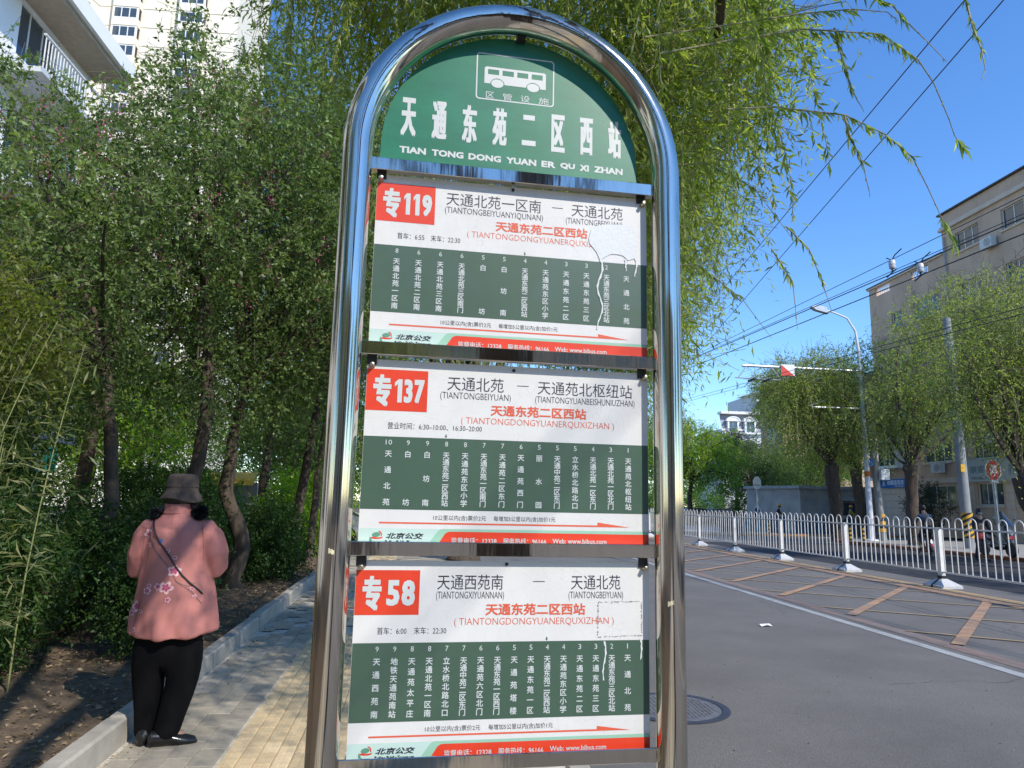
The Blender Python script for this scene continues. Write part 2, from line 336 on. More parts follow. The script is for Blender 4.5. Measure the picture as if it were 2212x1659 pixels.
# litter of dry leaves on the soil and kerb edge
n = 9000; y = rng.uniform(2.5, 20, n); x = kx(y)-.13-rng.exponential(1.3, n); z = .085+.03*rng.random(n)
hz = np.array([soil_dz(a, b) for a, b in zip(x, y)]); P = np.c_[x, y, .075+hz+.008]
V = leaves(P, rng.normal(size=(n, 3))*[1, 1, .25], rng.uniform(.02, .06, n), rng.uniform(.01, .022, n))
npmesh('leaf_litter', V, 4, leafmat('dry_leaf', (.10, .07, .04), (.42, .32, .19), .1, .8), tint=rng.random(n), label='brown dry leaves strewn over the garden soil behind the kerb', cat='leaf litter', kind='stuff')
n = 260; y = rng.uniform(3.5, 12, n); V = leaves(np.c_[kx(y)+np.abs(rng.normal(0, .12, n))+.02, y, np.full(n, .006)], rng.normal(size=(n, 3))*[1, 1, .1], rng.uniform(.012, .035, n), rng.uniform(.006, .012, n))
npmesh('fallen_leaves', V, 4, bpy.data.materials['dry_leaf'], tint=rng.random(n), label='few small dry leaves fallen along the foot of the garden kerb', cat='leaf litter', kind='stuff')

# ------------------------------------------------------------------ the bus stop sign (local frame: x along the face, y back, z up)
sy_ = 0.0872; ex = Vector((math.cos(sy_), math.sin(sy_), 0)); ey = Vector((-math.sin(sy_), math.cos(sy_), 0))
ez = (Vector((0, 0, 1))+ex*.0033-ey*.0035).normalized(); ex = (ex-ez*ex.dot(ez)).normalized(); ey = ez.cross(ex)
sign = link('bus_stop_sign', None, label='tall arched stainless steel bus stop sign with green top plate and three route boards', cat='bus stop sign')
sign.matrix_world = Matrix.Translation(Vector((-.1862, 1.5282, 1.5))-ez*1.5) @ Matrix((ex, ey, ez)).transposed().to_4x4()
H = 1.5
UC, RC, ZC, TR = .3255, .3575, .7695+H, .0325
g = G(); arc = [(UC-RC, 0, z) for z in np.linspace(-.12, ZC, 30)]+[(UC-RC*math.cos(a), 0, ZC+RC*math.sin(a)) for a in np.linspace(.04, PI-.04, 60)]+[(UC+RC, 0, z) for z in np.linspace(ZC, -.12, 30)]
g.tube(arc, TR, 40); g.obj('arch_tube', steel, sign, True, True)
for s_ in (-1, 1):
    g = G(); g.lathe([(.06, 0), (.06, .012), (.036, .016)], 24, (UC+s_*RC, 0, .002)); g.obj('foot_flange', steel, sign, True, True)
BT = [.7507, .3342, -.0834, -.4994]
for b in BT:
    g = G(); g.box(-.012, .662, .0, .0215 if b > -.4 else .005, b+H-.0285, b+H, b=.0012)
    if b < -.4: g.box(-.012, .662, .0052, .0215, b+H-.0285, b+H-.012)
    cb = g.obj('crossbar', steel, sign, False, True)
    g = G()
    for s_, x0 in ((1, -.0015), (-1, .6515)):
        g.tube([(x0, .002, b+H+.0005), (x0, -.0012, b+H-.014), (x0, .002, b+H-.029)], .0018, 6)
    g.obj('weld', mat('weld_steel', (.35, .33, .3), .5, .9, .4, 300), cb, False, True)
VP = .0235
def flat(g, poly, y, t=None):
    n = len(poly); g.add([(a, y, b) for a, b in poly], [tuple(range(n))])
def rrect(x0, x1, z0, z1, r, k=5):
    out = []
    for cx, cz, a0 in ((x1-r, z0+r, -PI/2), (x1-r, z1-r, 0), (x0+r, z1-r, PI/2), (x0+r, z0+r, PI)):
        out += [(cx+r*math.cos(a0+PI/2*i/k), cz+r*math.sin(a0+PI/2*i/k)) for i in range(k+1)]
    return out
M_hgreen = mat('header_green', hexc(28, 112, 82), .38, 0, .16, 7, .06, 200, aniso=(1, 1, 3), detail=8, coat=.15)
M_hwhite = mat('header_white', hexc(198, 202, 200), .45, 0, .03)
# header plate
pts = [(.3194-.303, .7665-.03+H), (.6224+.003, .7665-.03+H)]+[(.3194+.303*math.cos(a), .794+.303*math.sin(a)+H) for a in np.linspace(0, PI, 60)]
g = G(); g.prism(pts, .0295, .032, lambda a, b, d: (a, d, b)); hp = g.obj('header_plate', M_hgreen, sign, False, True)
yh = .0291
g = G(); g.box(.3215, .3425, .012, .0294, 1.088+H, 1.103+H); g.obj('bracket', M_dark, sign, False, True)
def ring(g, A, B, y):
    n = len(A); g.add([(a, y, b) for a, b in A]+[(a, y, b) for a, b in B], [(i, (i+1) % n, n+(i+1) % n, n+i) for i in range(n)])
g = G(); ring(g, rrect(.2284, .4169, .9345+H, 1.0535+H, .008), rrect(.2314, .4139, .9375+H, 1.0505+H, .006), yh); g.obj('pictogram_frame', M_hwhite, hp, False, True)
# bus pictogram: body split round its windows and wheel arches
g = G(); B = lambda x0, x1, z0, z1, y=yh: g.add([(x0, y, z0+H), (x1, y, z0+H), (x1, y, z1+H), (x0, y, z1+H)], [(0, 1, 2, 3)])
wn = [(.2561, .2826), (.2909, .3181), (.3265, .3529), (.3615, .3885)]
g.add([(.2525, yh, 1.0192+H), (.3925, yh, 1.0192+H), (.3965, yh, 1.0160+H), (.3965, yh, 1.0130+H), (.2480, yh, 1.0130+H), (.2480, yh, 1.0160+H)], [(0, 1, 2, 3, 4, 5)])
xs = [.248]+[e for p in wn for e in p]+[.3965]
for i in range(0, 10, 2): B(xs[i], xs[i+1], 1.0, 1.013)
def arch_x(z):
    out = [(.2480, .3965)]
    for cx in (.2792, .3655):
        r2 = .0172**2-((z-.9755)/.9)**2
        if r2 > 0:
            r = math.sqrt(r2); out = [q for a, b in out for q in ((a, min(b, cx-r)), (max(a, cx+r), b)) if q[1] > q[0]]
    return out
zz_ = np.linspace(.9765, 1.0, 22)
for a, b in zip(zz_[:-1], zz_[1:]):
    for p in arch_x((a+b)/2): B(p[0], p[1], a, b)
for cx in (.2792, .3655):
    g.add([(cx+.0148*math.cos(t), yh, .9783+.0107*math.sin(t)+H) for t in np.linspace(0, 2*PI, 28, False)], [tuple(range(28))])
g.obj('bus_pictogram', M_hwhite, hp, False, True)
for i, (ch, x0, x1) in enumerate(zip('区管设施', (.2527, .2923, .3356, .3796), (.2725, .3154, .3581, .4046))):
    g = G(); text(g, ch, x0, x1, .9392+H, .9555+H, yh, .0); g.obj('lettering', M_hwhite, hp, False, True)
hb_ = [(.0589, .0928), (.1295, .1633), (.1995, .2338), (.2704, .3045), (.3405, .3739), (.4116, .4446), (.4816, .5139), (.5518, .5846)]
for ch, (x0, x1) in zip('天通东苑二区西站', hb_):
    g = G(); z0, z1 = (.8215, .9165) if ch not in '二' else (.8299, .9071)
    text(g, ch, x0, x1, z0+H, z1+H, yh, .022, .003); g.obj('lettering', M_hwhite, hp, False, True)
for s_, x0, x1 in (('TIAN', .0583, .1185), ('TONG', .1317, .2047), ('DONG', .2163, .2925), ('YUAN', .3051, .3764), ('ER', .3889, .4225), ('QU', .4343, .4701), ('XI', .4821, .5042), ('ZHAN', .5171, .5881)):
    g = G(); text(g, s_, x0, x1, .7803+H, .7962+H, yh, .045, .012); g.obj('lettering', M_hwhite, hp, False, True)
# route boards
M_red = mat('board_red', hexc(214, 62, 34), .4, 0, .07, 12, coat=.2); M_gb = mat('board_green', hexc(66, 90, 74), .42, 0, .06, 9, coat=.2)
M_ink = mat('board_ink', hexc(42, 42, 58), .5, 0, .05); M_rtext = mat('board_red_text', hexc(214, 92, 62), .5, 0, .06)
M_pale = mat('board_pale_green', hexc(146, 190, 166), .45, 0, .04); M_mint = mat('board_mint', hexc(184, 208, 199), .45, 0, .03)
M_wtxt = mat('board_white_text', hexc(196, 202, 200), .5, 0, .02); M_lgreen = mat('logo_green', hexc(88, 140, 118), .5, 0, .04)
M_bolt = mat('bolt_zinc', (.55, .47, .33), .3, 1., .3, 200)
M_glue = mat('dried_glue', (.66, .68, .68), .3, 0, .03, 30, .06, 160)
# craquelure of the laminate
def crackle(m, amt=.82):
    n = m.node_tree; L = n.links.new; b = n.nodes['Principled BSDF']; rp = n.nodes[m['ramp']]; tc = [x for x in n.nodes if x.type == 'TEX_COORD'][0]
    vo = n.nodes.new('ShaderNodeTexVoronoi'); vo.feature = 'DISTANCE_TO_EDGE'; vo.inputs['Scale'].default_value = 42; vo.inputs['Randomness'].default_value = 1
    nz = n.nodes.new('ShaderNodeTexNoise'); nz.inputs['Scale'].default_value = 5; L(tc.outputs['Object'], nz.inputs['Vector'])
    r = n.nodes.new('ShaderNodeValToRGB'); r.color_ramp.elements[0].position = .0; r.color_ramp.elements[1].position = .022; r.color_ramp.elements[0].color = (amt, amt, amt, 1)
    mx = n.nodes.new('ShaderNodeMix'); mx.data_type = 'RGBA'; mx.blend_type = 'MULTIPLY'; L(tc.outputs['Object'], vo.inputs['Vector']); L(vo.outputs['Distance'], r.inputs[0])
    r3 = n.nodes.new('ShaderNodeValToRGB'); r3.color_ramp.elements[0].position = .42; r3.color_ramp.elements[1].position = .62; L(nz.outputs[0], r3.inputs[0]); L(r3.outputs[0], mx.inputs[0])
    L(rp.outputs[0], mx.inputs[6]); L(r.outputs[0], mx.inputs[7]); L(mx.outputs[2], b.inputs['Base Color'])
crackle(M_white, .86); crackle(M_gb, .9)
BOARDS = [
 dict(dz=0., top=.7212, u1=.6446, num='119', t1=('天通北苑一区南', .1691, .3884), p1=('(TIANTONGBEIYUANYIQUNAN)', .1665, .3935), t2=('天通北苑', .4615, .5862), p2=('(TIANTONGBEIYUAN)', .4479, .5850),
      dash=(.4146, .4403), tm=(('首车：6:55', .0633, .1230), ('末车：22:30', .1375, .2035)), ar=.3522, step=(.0641, .0482), ztm=0,
      cols=['8天通北苑一区南', '6天通北苑二区南', '6天通北苑三区南', '6天通北苑三区南门', '5白坊', '5白坊南', '4天通东苑二区西站', '4天通苑东区小学', '3天通东苑二区', '3天通东苑三区', '2天通东苑三区北站', '1天通北苑'], rp=('( TIANTONGDONGYUANERQUXIZHAN )', .2187, .5646),
      bolts=((.0210, .7073), (.3215, .7130), (.6336, .7071))),
 dict(dz=-.4236, top=.2992, u1=.6446, num='137', t1=('天通北苑', .1866, .3110), p1=('(TIANTONGBEIYUAN)', .1718, .3272), t2=('天通苑北枢纽站', .3878, .6073), p2=('(TIANTONGYUANBEISHUNIUZHAN)', .3823, .6130),
      dash=(.3405, .3671), tm=(('营业时间：6:30–10:00、16:30–20:00', .0625, .2648),), ar=.1874, step=(.0668, .0408), ztm=0,
      cols=['10天通北苑', '9白坊', '9白坊南', '8天通东苑二区西站', '8天通苑东区小学', '7天通东苑一区南门', '7天通苑二区东门', '6天通苑西门', '5丽水园', '5天通中苑二区东门', '5立水桥北路北口', '4天通北苑一区东门', '3天通北苑一区北门', '1天通苑北枢纽站'], rp=('( TIANTONGDONGYUANERQUXIZHAN )', .2190, .5646),
      bolts=((.0233, .2852), (.3324, .2900), (.6349, .2881))),
 dict(dz=-.8441, top=-.1225, u1=.6440, num='58', t1=('天通西苑南', .1805, .3193), p1=('(TIANTONGXIYUANNAN)'.replace('YUANN', 'YUANN'), .1787, .3219), t2=('天通北苑', .4681, .5789), p2=('(TIANTONGBEIYUAN)', .4625, .5849),
      dash=(.3841, .4098), tm=(('首车：6:00', .0615, .1210), ('末车：22:30', .1360, .2024)), ar=.4158, step=(.0633, .0354), ztm=0,
      cols=['9天通西苑南', '9地铁天通苑南站', '8天通苑太平庄', '8天通北苑一区南', '7立水桥北路北口', '7天通中苑二区东门', '6天通苑六区北门', '6天通东苑一区西门', '5天通苑塔楼', '5天通东苑一区', '4天通东苑二区西站', '4天通苑东区小学', '3天通东苑二区', '3天通东苑三区', '2天通东苑三区北站', '1天通北苑'], rp=('( TIANTONGDONGYUANERQUXIZHAN )', .2183, .5637),
      bolts=((.0230, -.1350), (.3261, -.1287), (.6323, -.1345)))]
for bi, D in enumerate(BOARDS):
    Z = D['dz']+H; u0, u1 = .0132, D['u1']; y1, y2, y3 = VP-.0004, VP-.0008, VP-.0012
    g = G(); g.box(u0, u1, VP, VP+.0025, Z+.3262, D['top']+H, b=.0006); rb = g.obj('route_board', M_white, sign, False, True)
    O = lambda g, n, m: g.obj(n, m, rb, False, True)
    g = G(); flat(g, [(u0+.001, Z+.327), (u1-.001, Z+.327), (u1-.001, Z+.366), (u0+.001, Z+.366)], y1); O(g, 'mint_field', M_mint)
    g = G(); flat(g, [(.152, Z+.327), (u1-.001, Z+.327), (u1-.001, Z+.3668), (.188, Z+.3664), (.183, Z+.3655), (.178, Z+.362)], y2); O(g, 'pale_green_band', M_pale)
    g = G(); flat(g, [(.173, Z+.327), (u1-.001, Z+.327), (u1-.001, Z+.3600), (.2040, Z+.3610), (.1985, Z+.3602), (.193, Z+.357)], y3); O(g, 'red_band', M_red)
    g = G(); flat(g, [(u0+.0006, Z+.4052), (u1-.0006, Z+.4052), (u1-.0006, Z+.5575), (u0+.0006, Z+.5575)], y1); O(g, 'stops_band', M_gb)
    g = G(); flat(g, [(u0+.0006, Z+.6125), (.1440, Z+.6125), (.1440, Z+.7018), (u0+.0006, Z+.7018)], y1); O(g, 'number_field', M_red)
    yt = VP-.0016
    # route number
    g = G(); text(g, '专', .028, .0665, .6210+Z, .6905+Z, y2, .028, .01); O(g, 'route_number', M_wtxt)
    nd = len(D['num']); xs = {3: ((.0735, .0895), (.0935, .1120), (.1155, .1370)), 2: ((.0770, .1035), (.1075, .1350))}[nd]
    if D['num'] == '119': xs = ((.0745, .0885), (.0955, .1095), (.1150, .1370))
    for c_, (a, b) in zip(D['num'], xs):
        g = G()
        if c_ == '1': flat(g, [(b-.0095, Z+.631), (b, Z+.631), (b, Z+.6815), (b-.008, Z+.6815), (a, Z+.674), (a, Z+.665), (b-.0095, Z+.671)], y2)
        else: text(g, c_, a, b, .6305+Z, .682+Z, y2, .035, .012)
        O(g, 'route_number', M_wtxt)
    g = G(); s_, a, b = D['t1']; text(g, s_, a, b, .6624+Z, .6935+Z, y1); O(g, 'lettering', M_ink)
    g = G(); s_, a, b = D['t2']; text(g, s_, a, b, .6628+Z, .6935+Z, y1); O(g, 'lettering', M_ink)
    g = G(); s_, a, b = D['p1']; text(g, s_, a, b, .6400+Z, .6590+Z, y1, 0, -.006); O(g, 'lettering', M_ink)
    g = G(); s_, a, b = D['p2']; text(g, s_, a, b, .6400+Z, .6590+Z, y1, 0, -.006); O(g, 'lettering', M_ink)
    g = G(); a, b = D['dash']; flat(g, [(a, Z+.6788), (b, Z+.6788), (b, Z+.6804), (a, Z+.6804)], y1); O(g, 'dash', M_ink)
    g = G(); text(g, '天通东苑二区西站', .2835, .4998, .6105+Z, .6348+Z, y1, .022, .004); O(g, 'lettering', M_rtext)
    g = G(); s_, a, b = D['rp']; text(g, s_, a, b, .5870+Z, .6055+Z, y1, 0, -.008); O(g, 'lettering', M_rtext)
    for s_, a, b in D['tm']: g = G(); text(g, s_, a, b, .5738+Z, .5882+Z, y1); O(g, 'lettering', M_ink)
    a = D['ar']; g = G(); flat(g, [(a-.0012, Z+.5660), (a-.0012, Z+.5622), (a-.0028, Z+.5622), (a, Z+.5582), (a+.0028, Z+.5622), (a+.0012, Z+.5622), (a+.0012, Z+.5660)][::-1], y1); O(g, 'stop_arrow', M_gb)
    for i, s_ in enumerate(D['cols']):
        k = 2 if s_.startswith('10') else 1; num, nm = s_[:k], s_[k:]; cx = D['step'][0]+D['step'][1]*i; g = G()
        wd = .0048*k+(.002 if k == 2 else 0) if num != '1' else .0002
        text(g, num, cx-wd/2-.0008, cx+wd/2+.0008, .5402+Z, .5507+Z, y2)
        n_ = len(nm); zt, zb = .5277-.0068, .4134+.0066
        for j, c_ in enumerate(nm): char(g, c_, cx, Z+zt+(zb-zt)*j/(n_-1), .0150, y2, 1., .00030)
        O(g, 'stop_name', M_wtxt)
    g = G(); text(g, '10公里以内(含)票价2元', .1664, .2790, .3826+Z, .3950+Z, y1); O(g, 'lettering', M_ink)
    g = G(); text(g, '每增加5公里以内(含)加价1元', .2958, .4312, .3826+Z, .3950+Z, y1); O(g, 'lettering', M_ink)
    g = G(); flat(g, [(.0545, Z+.3760), (.6003, Z+.3752), (.5265, Z+.3852), (.5265, Z+.3788), (.0545, Z+.3793)], y1); O(g, 'direction_arrow', M_rtext)
    # operator emblem: tilted ball with swooshes
    g = G(); cx, cz = .050, Z+.3475
    def ell(rx, rz, a0, a1, dx=0, dz=0, n=18, sk=.28): return [(cx+dx+rx*math.cos(a)+sk*rz*math.sin(a), cz+dz+rz*math.sin(a)) for a in np.linspace(a0, a1, n)]
    flat(g, ell(.0085, .0050, 0, 2*PI, -.0002, .0055), y2)
    flat(g, ell(.0126, .0130, PI*.94, PI*1.62, -.0005, -.001)+ell(.0098, .0085, PI*1.55, PI*1.02, .001, -.0015), y2)
    O(g, 'emblem_green', M_lgreen)
    g = G(); flat(g, ell(.0120, .0030, PI*1.0, PI*2, .0010, -.0005)+ell(.0100, .0022, PI*1.95, PI*1.1, .0035, .0022)[::1], y2)
    flat(g, ell(.0112, .0125, PI*.02, PI*.48, 0, .0012)+ell(.0085, .0095, PI*.45, PI*.05, .0005, .0022), y2); O(g, 'emblem_red', M_red)
    g = G(); text(g, '北京公交', .0700, .1478, .3448+Z, .3574+Z, y2, .02, .01, .28); O(g, 'lettering', M_ink)
    g = G(); text(g, 'Beijing Public Transport', .0687, .1465, .3330+Z, .3420+Z, y2, .03, .0); O(g, 'lettering', M_ink)
    for s_, a, b in (('监督电话：12328', .2060, .3028), ('服务热线：96166', .3172, .4112), ('Web: www.bjbus.com', .4250, .5464)):
        g = G(); text(g, s_, a, b, .3362+Z, .3492+Z, yt, .012); O(g, 'lettering', M_wtxt)
    for u, z in D['bolts']:
        if abs(u-.325) < .02: g = G(); g.lathe([(.0035, 0), (.0035, .003), (.001, .0032)], 10, M=Matrix.Translation((u, VP, z+H)) @ Matrix.Rotation(PI/2, 4, 'X')); O(g, 'rivet', M_dark)
        else:
            g = G(); MM = Matrix.Translation((u, VP, z+H)) @ Matrix.Rotation(PI/2, 4, 'X')
            g.lathe([(.0075, 0), (.0075, .0015), (.005, .0018), (.0055, .008), (.0045, .011), (.0045, .016), (.003, .0165)], 14, M=MM); O(g, 'bolt', M_bolt)
    for u in (.0225, .630):
        g = G(); t_ = BT[bi]+H-.0285; g.box(u-.0105, u+.0105, .0205, .0232, D['top']+H-.012, t_+.012); g.obj('hanger_tab', M_dark, sign, False, True)
# dried glue stains on the boards
def blob(pts, y, name, m, par, t=.00025):
    g = G(); g.prism(pts, y, y-t, lambda a, b, d: (a, d, b)); g.obj(name, m, par, False, True)
rbs = [o for o in sign.children if o.name.startswith('route_board')]
yb = VP-.0013
def drip(x, z0, z1, w, sway=.004, k=14):
    zs = np.linspace(z0, z1, k); L_ = []; R2 = []
    for i, z in enumerate(zs):
        q = w*(1-.45*i/k)*(1+.35*math.sin(i*2.1)); c = x+sway*math.sin(i*.45)+.0006*math.sin(i*3.7); L_.append((c-q/2, z)); R2.append((c+q/2, z))
    return L_+R2[::-1]
top = [(.508, .632), (.517, .643), (.53, .647), (.55, .650), (.575, .652), (.60, .6515), (.614, .650), (.618, .640), (.6205, .62), (.6215, .602), (.6185, .585), (.6165, .573), (.606, .569), (.598, .566), (.594, .571), (.585, .577), (.572, .579), (.556, .578), (.544, .571), (.537, .566), (.531, .563), (.5285, .566), (.522, .580), (.512, .592), (.505, .600), (.503, .612)]
blob([(a, b+H) for a, b in top], yb, 'glue_stain', M_glue, rbs[0])
for args in ((.5305, .567, .396, .0045, .006, 26), (.5925, .569, .547, .0045, .0005, 8), (.6165, .575, .528, .004, .003, 10)):
    blob([(a, b+H) for a, b in drip(*args)], yb-.0002, 'glue_drip', M_glue, rbs[0])
M_resid = mat('glue_residue', (.16, .16, .17), .7, 0, .5, 300)
g = G(); rr = [(.529, -.2075), (.6265, -.2058), (.6272, -.2772), (.5278, -.2795)]
for a, b in zip(rr, rr[1:]+rr[:1]):
    for i in range(70):
        t = rng.random(); x = a[0]+(b[0]-a[0])*t+rng.normal()*.0007; z = a[1]+(b[1]-a[1])*t+rng.normal()*.0007; s_ = rng.uniform(.0003, .0010)
        flat(g, [(x-s_*1.6, z+H), (x, z-s_+H), (x+s_, z+H), (x, z+s_+H)], VP-.0009)
g.obj('glue_residue', M_resid, rbs[2], False, True)
blob([(a, b+H) for a, b in drip(.5425, -.288, -.368, .0036, .003, 14)], VP-.0009, 'glue_drip', M_glue, rbs[2])
blob([(a, b+H) for a, b in drip(.6245, -.283, -.327, .0038, .0015, 9)], VP-.0009, 'glue_drip', M_glue, rbs[2])
M_tape = mat('old_tape', (.62, .55, .36), .6, 0, .3, 200)
for (u, z, a0, sg) in ((UC-RC, -.10+H, -.3, 1), (UC+RC, -.205+H, -1.1, -1)):
    g = G(); vs = []
    for i in range(8):
        a = -PI/2+a0*.3+(i-3.5)*.055
        for k in (-1, 1): vs.append((u+(TR+.0012+.002*(i == 7))*math.cos(a), (TR+.0012+.002*(i == 7))*math.sin(a), z+k*.0045*(1+.3*math.sin(i*2))+i*.0006*-sg))
    g.add(vs, [(2*i, 2*i+2, 2*i+3, 2*i+1) for i in range(7)]); g.obj('tape_scrap', M_tape, sign, False, True)

# ------------------------------------------------------------------ vegetation
def sample_lobes(lobes, n, pw=.45):
    wt = np.array([l[3]*l[4]*l[5] for l in lobes]); idx = rng.choice(len(lobes), n, p=wt/wt.sum()); A = np.array(lobes)[idx]
    d = nrm(rng.normal(size=(n, 3))); r = rng.random(n)[:, None]**pw
    return A[:, :3]+d*r*A[:, 3:6], d
def clump_leaves(C, O, per, rad, L, W, droop=.25, twigs=6):
    """every clump: a few twigs, leaves alternating along them"""
    n = len(C); T = n*twigs; st = np.repeat(C, twigs, 0)+rng.normal(size=(T, 3))*rad*.35
    dr = nrm(np.repeat(O, twigs, 0)*.5+rng.normal(size=(T, 3))*.8+np.array([0, 0, -.15])); ln = rad*rng.uniform(.6, 1.5, T)
    k = max(1, per//twigs); t = (np.arange(k)+rng.random((T, k)))/k
    P = st[:, None]+dr[:, None]*(ln[:, None]*t)[..., None]; P[..., 2] -= droop*(ln[:, None]*t)**2*1.5/np.maximum(rad, .1)
    ld = dr[:, None]*.55+rng.normal(size=(T, k, 3))*.75+np.array([0, 0, -droop])
    tn = np.repeat(np.repeat(rng.random(n)*.55, twigs), k)+rng.random(T*k)*.45
    P = P.reshape(-1, 3); m = len(P); s = rng.uniform(.65, 1.25, m)
    return leaves(P, ld.reshape(-1, 3), L*s, W*s), tn, st, st+dr*ln[:, None]
def limbs(g, fork, targets, r0, seg=6, sag=.12):
    for t in targets:
        a = Vector(fork); b = Vector(t); ln = (b-a).length; q = Vector(rng.normal(size=3))*ln*.09
        pts = [a.lerp(b, i/seg)+q*math.sin(PI*i/seg)+Vector((0, 0, 1))*ln*sag*math.sin(PI*i/seg) for i in range(seg+1)]
        g.tube(pts, [r0*(1-.85*i/seg) for i in range(seg+1)], 6, False)
def tree(name, label, cat, trunk, tr, lobes, ncl, per, rad, L, W, lm, nl=12, group=None, droop=.25, pw=.45, rl=None, twigs=6, twr=.003, bark=None, fork=-1):
    base = trunk[0]; t = thing(name, base, label, cat, group); g = G()
    m = len(trunk); P = [Vector(trunk[0])]; R = [tr[0]]
    for i in range(1, m):
        for k in range(1, 5):
            p = Vector(trunk[i-1]).lerp(Vector(trunk[i]), k/4); P.append(p+Vector(rng.normal(size=3))*tr[i]*.18*(k < 4)); R.append((tr[i-1]+(tr[i]-tr[i-1])*k/4)*rng.uniform(.93, 1.09))
    R[0] *= 1.25; g.tube(P, R, 12); g.obj('trunk', bark or M_bark, t, True)
    C, O = sample_lobes(lobes, ncl, pw); g = G()
    for f_ in ([trunk[fork]] if fork == -1 else [trunk[i] for i in range(1, m)]):
        limbs(g, f_, C[rng.choice(ncl, nl, False)], rl or tr[-1]*.6)
    g.obj('limbs', bark or M_bark, t, True, kind='stuff')
    V, tn, A, B = clump_leaves(C, O, per, rad, L, W, droop, twigs)
    npmesh('crown', V, 4, lm, t, tn, kind='stuff')
    if twr: npmesh('twigs', ribbons(A, B, twr), 4, M_twig2, t, kind='stuff')
    return t
def strands(S, Hd, ln, k, drop=1.):
    """hanging shoots: start S, horizontal heading Hd, length ln, k steps"""
    n = len(S); t = np.linspace(0, 1, k+1); hx = ln[:, None]*(.32*np.sin(t*1.5))[None]; vz = -ln[:, None]*drop*(t**1.45)[None]
    P = np.repeat(S[:, None], k+1, 1); P[..., :2] += Hd[:, None, :2]*hx[..., None]; P[..., 2] += vz
    ph = rng.random((n, 1))*6; P[..., 0] += .03*np.sin(t*5+ph)*ln[:, None]; P[..., 1] += .03*np.cos(t*4+ph)*ln[:, None]; return P
def strand_leaves(P, per, L, W):
    n, k1, _ = P.shape; k = k1-1; t = rng.random((n, k, per)); A = P[:, :-1, None]; B = P[:, 1:, None]; D = nrm(B-A)
    Q = A+(B-A)*t[..., None]; ld = D*.75+rng.normal(size=Q.shape)*.45+np.array([0, 0, -.25]); Q = Q.reshape(-1, 3); m = len(Q); s = rng.uniform(.45, 1.15, m)
    tn = np.repeat(rng.random(n)*.5, k*per)+rng.random(m)*.5
    return leaves(Q, ld.reshape(-1, 3), L*s, W*s, .2), tn
M_twig2 = mat('dark_twig', (.10, .085, .05), .8, 0, .2, 20)
M_wtwig = mat('willow_twig', (.27, .25, .13), .6, 0, .2, 20)
L_willow = leafmat('willow_leaf', (.105, .165, .030), (.330, .400, .115), .42, .42)
L_willow2 = leafmat('willow_leaf_far', (.130, .190, .042), (.340, .395, .130), .42, .5)
L_locust = leafmat('locust_leaf', (.028, .068, .016), (.215, .300, .095), .30, .44)
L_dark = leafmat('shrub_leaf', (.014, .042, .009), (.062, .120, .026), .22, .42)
L_bright = leafmat('fresh_leaf', (.120, .230, .020), (.270, .400, .050), .45, .45)
L_mid = leafmat('mid_leaf', (.055, .140, .026), (.150, .260, .065), .35, .45)
L_bamboo = leafmat('bamboo_leaf', (.060, .095, .025), (.300, .290, .130), .35, .45)
L_pink = leafmat('pink_petal', (.42, .05, .16), (.62, .18, .30), .3, .5, (1.4, 1.2, 1.2))
L_yg = leafmat('yellowgreen_leaf', (.085, .130, .018), (.200, .230, .045), .4, .4)

# near willow: trunk at the kerb behind the viewer, limbs and hanging shoots over the pavement
wt_ = thing('willow_tree', (1.25, -2.6, 0), 'near weeping willow whose leafy shoots hang over and behind the bus stop sign', 'tree', 'willows along the street')
g = G(); g.tube([(1.25, -2.6, -.1), (1.2, -2.5, .8), (1.1, -2.2, 1.8), (1.0, -1.8, 2.9)], [.30, .23, .21, .20], 14); g.obj('trunk', M_bark, wt_, True)
g = G()
LB = [((1.0, -1.8, 2.9), (.8, 0, 4.6), (.4, 2.2, 5.7), (.0, 5, 6.3), (-.3, 8, 6.6)), ((1.0, -1.8, 2.9), (1.2, .2, 4.9), (1.2, 2.4, 5.6), (1.6, 5, 5.9), (2.0, 8.5, 6.2)),
      ((1.0, -1.8, 2.9), (-.3, -.4, 4.9), (-1.3, 1.4, 6.0), (-2.2, 3.8, 6.5)), ((.4, 2.2, 5.7), (.9, 3.0, 5.3), (1.4, 3.6, 4.6), (1.6, 4.0, 4.4)), ((1.2, 2.4, 5.6), (2.2, 4.6, 5.8), (2.7, 6.6, 5.6)), ((0, 5, 6.3), (.8, 7, 6.2), (1.1, 9.5, 5.8)),
      ((1.0, -1.8, 2.9), (2.0, -2.6, 4.4), (2.8, -3.6, 5.5)), ((1.0, -1.8, 2.9), (.2, -3.0, 4.6), (-.8, -4.4, 5.6))]
for q in LB: g.tube([Vector(a).lerp(Vector(b), k/4)+Vector(rng.normal(size=3))*.03 for a, b in zip(q[:-1], q[1:]) for k in range(4)]+[q[-1]], [.10*(1-.8*i/(4*(len(q)-1))) for i in range(4*(len(q)-1)+1)], 7)
g.obj('limbs', M_bark, wt_, True)
def willow_shoots(parent, lobes, n, lmin, lmax, k, per, L, W, lm, tw, zmin=0, keep=None):
    S, O = sample_lobes(lobes, n, .5); Hd = nrm(rng.normal(size=(n, 3))*[1, 1, 0]+O*[1, 1, 0]); ln = rng.uniform(lmin, lmax, n)
    if zmin: ln = np.minimum(ln, np.maximum(.2, S[:, 2]-zmin))
    P = strands(S, Hd, ln, k)
    if keep is not None: P = P[keep(P)]
    V, tn = strand_leaves(P, per, L, W); npmesh('hanging_leaves', V, 4, lm, parent, tn, kind='stuff')
    npmesh('hanging_shoots', ribbons(P[:, :-1].reshape(-1, 3), P[:, 1:].reshape(-1, 3), tw), 4, M_wtwig, parent, kind='stuff')
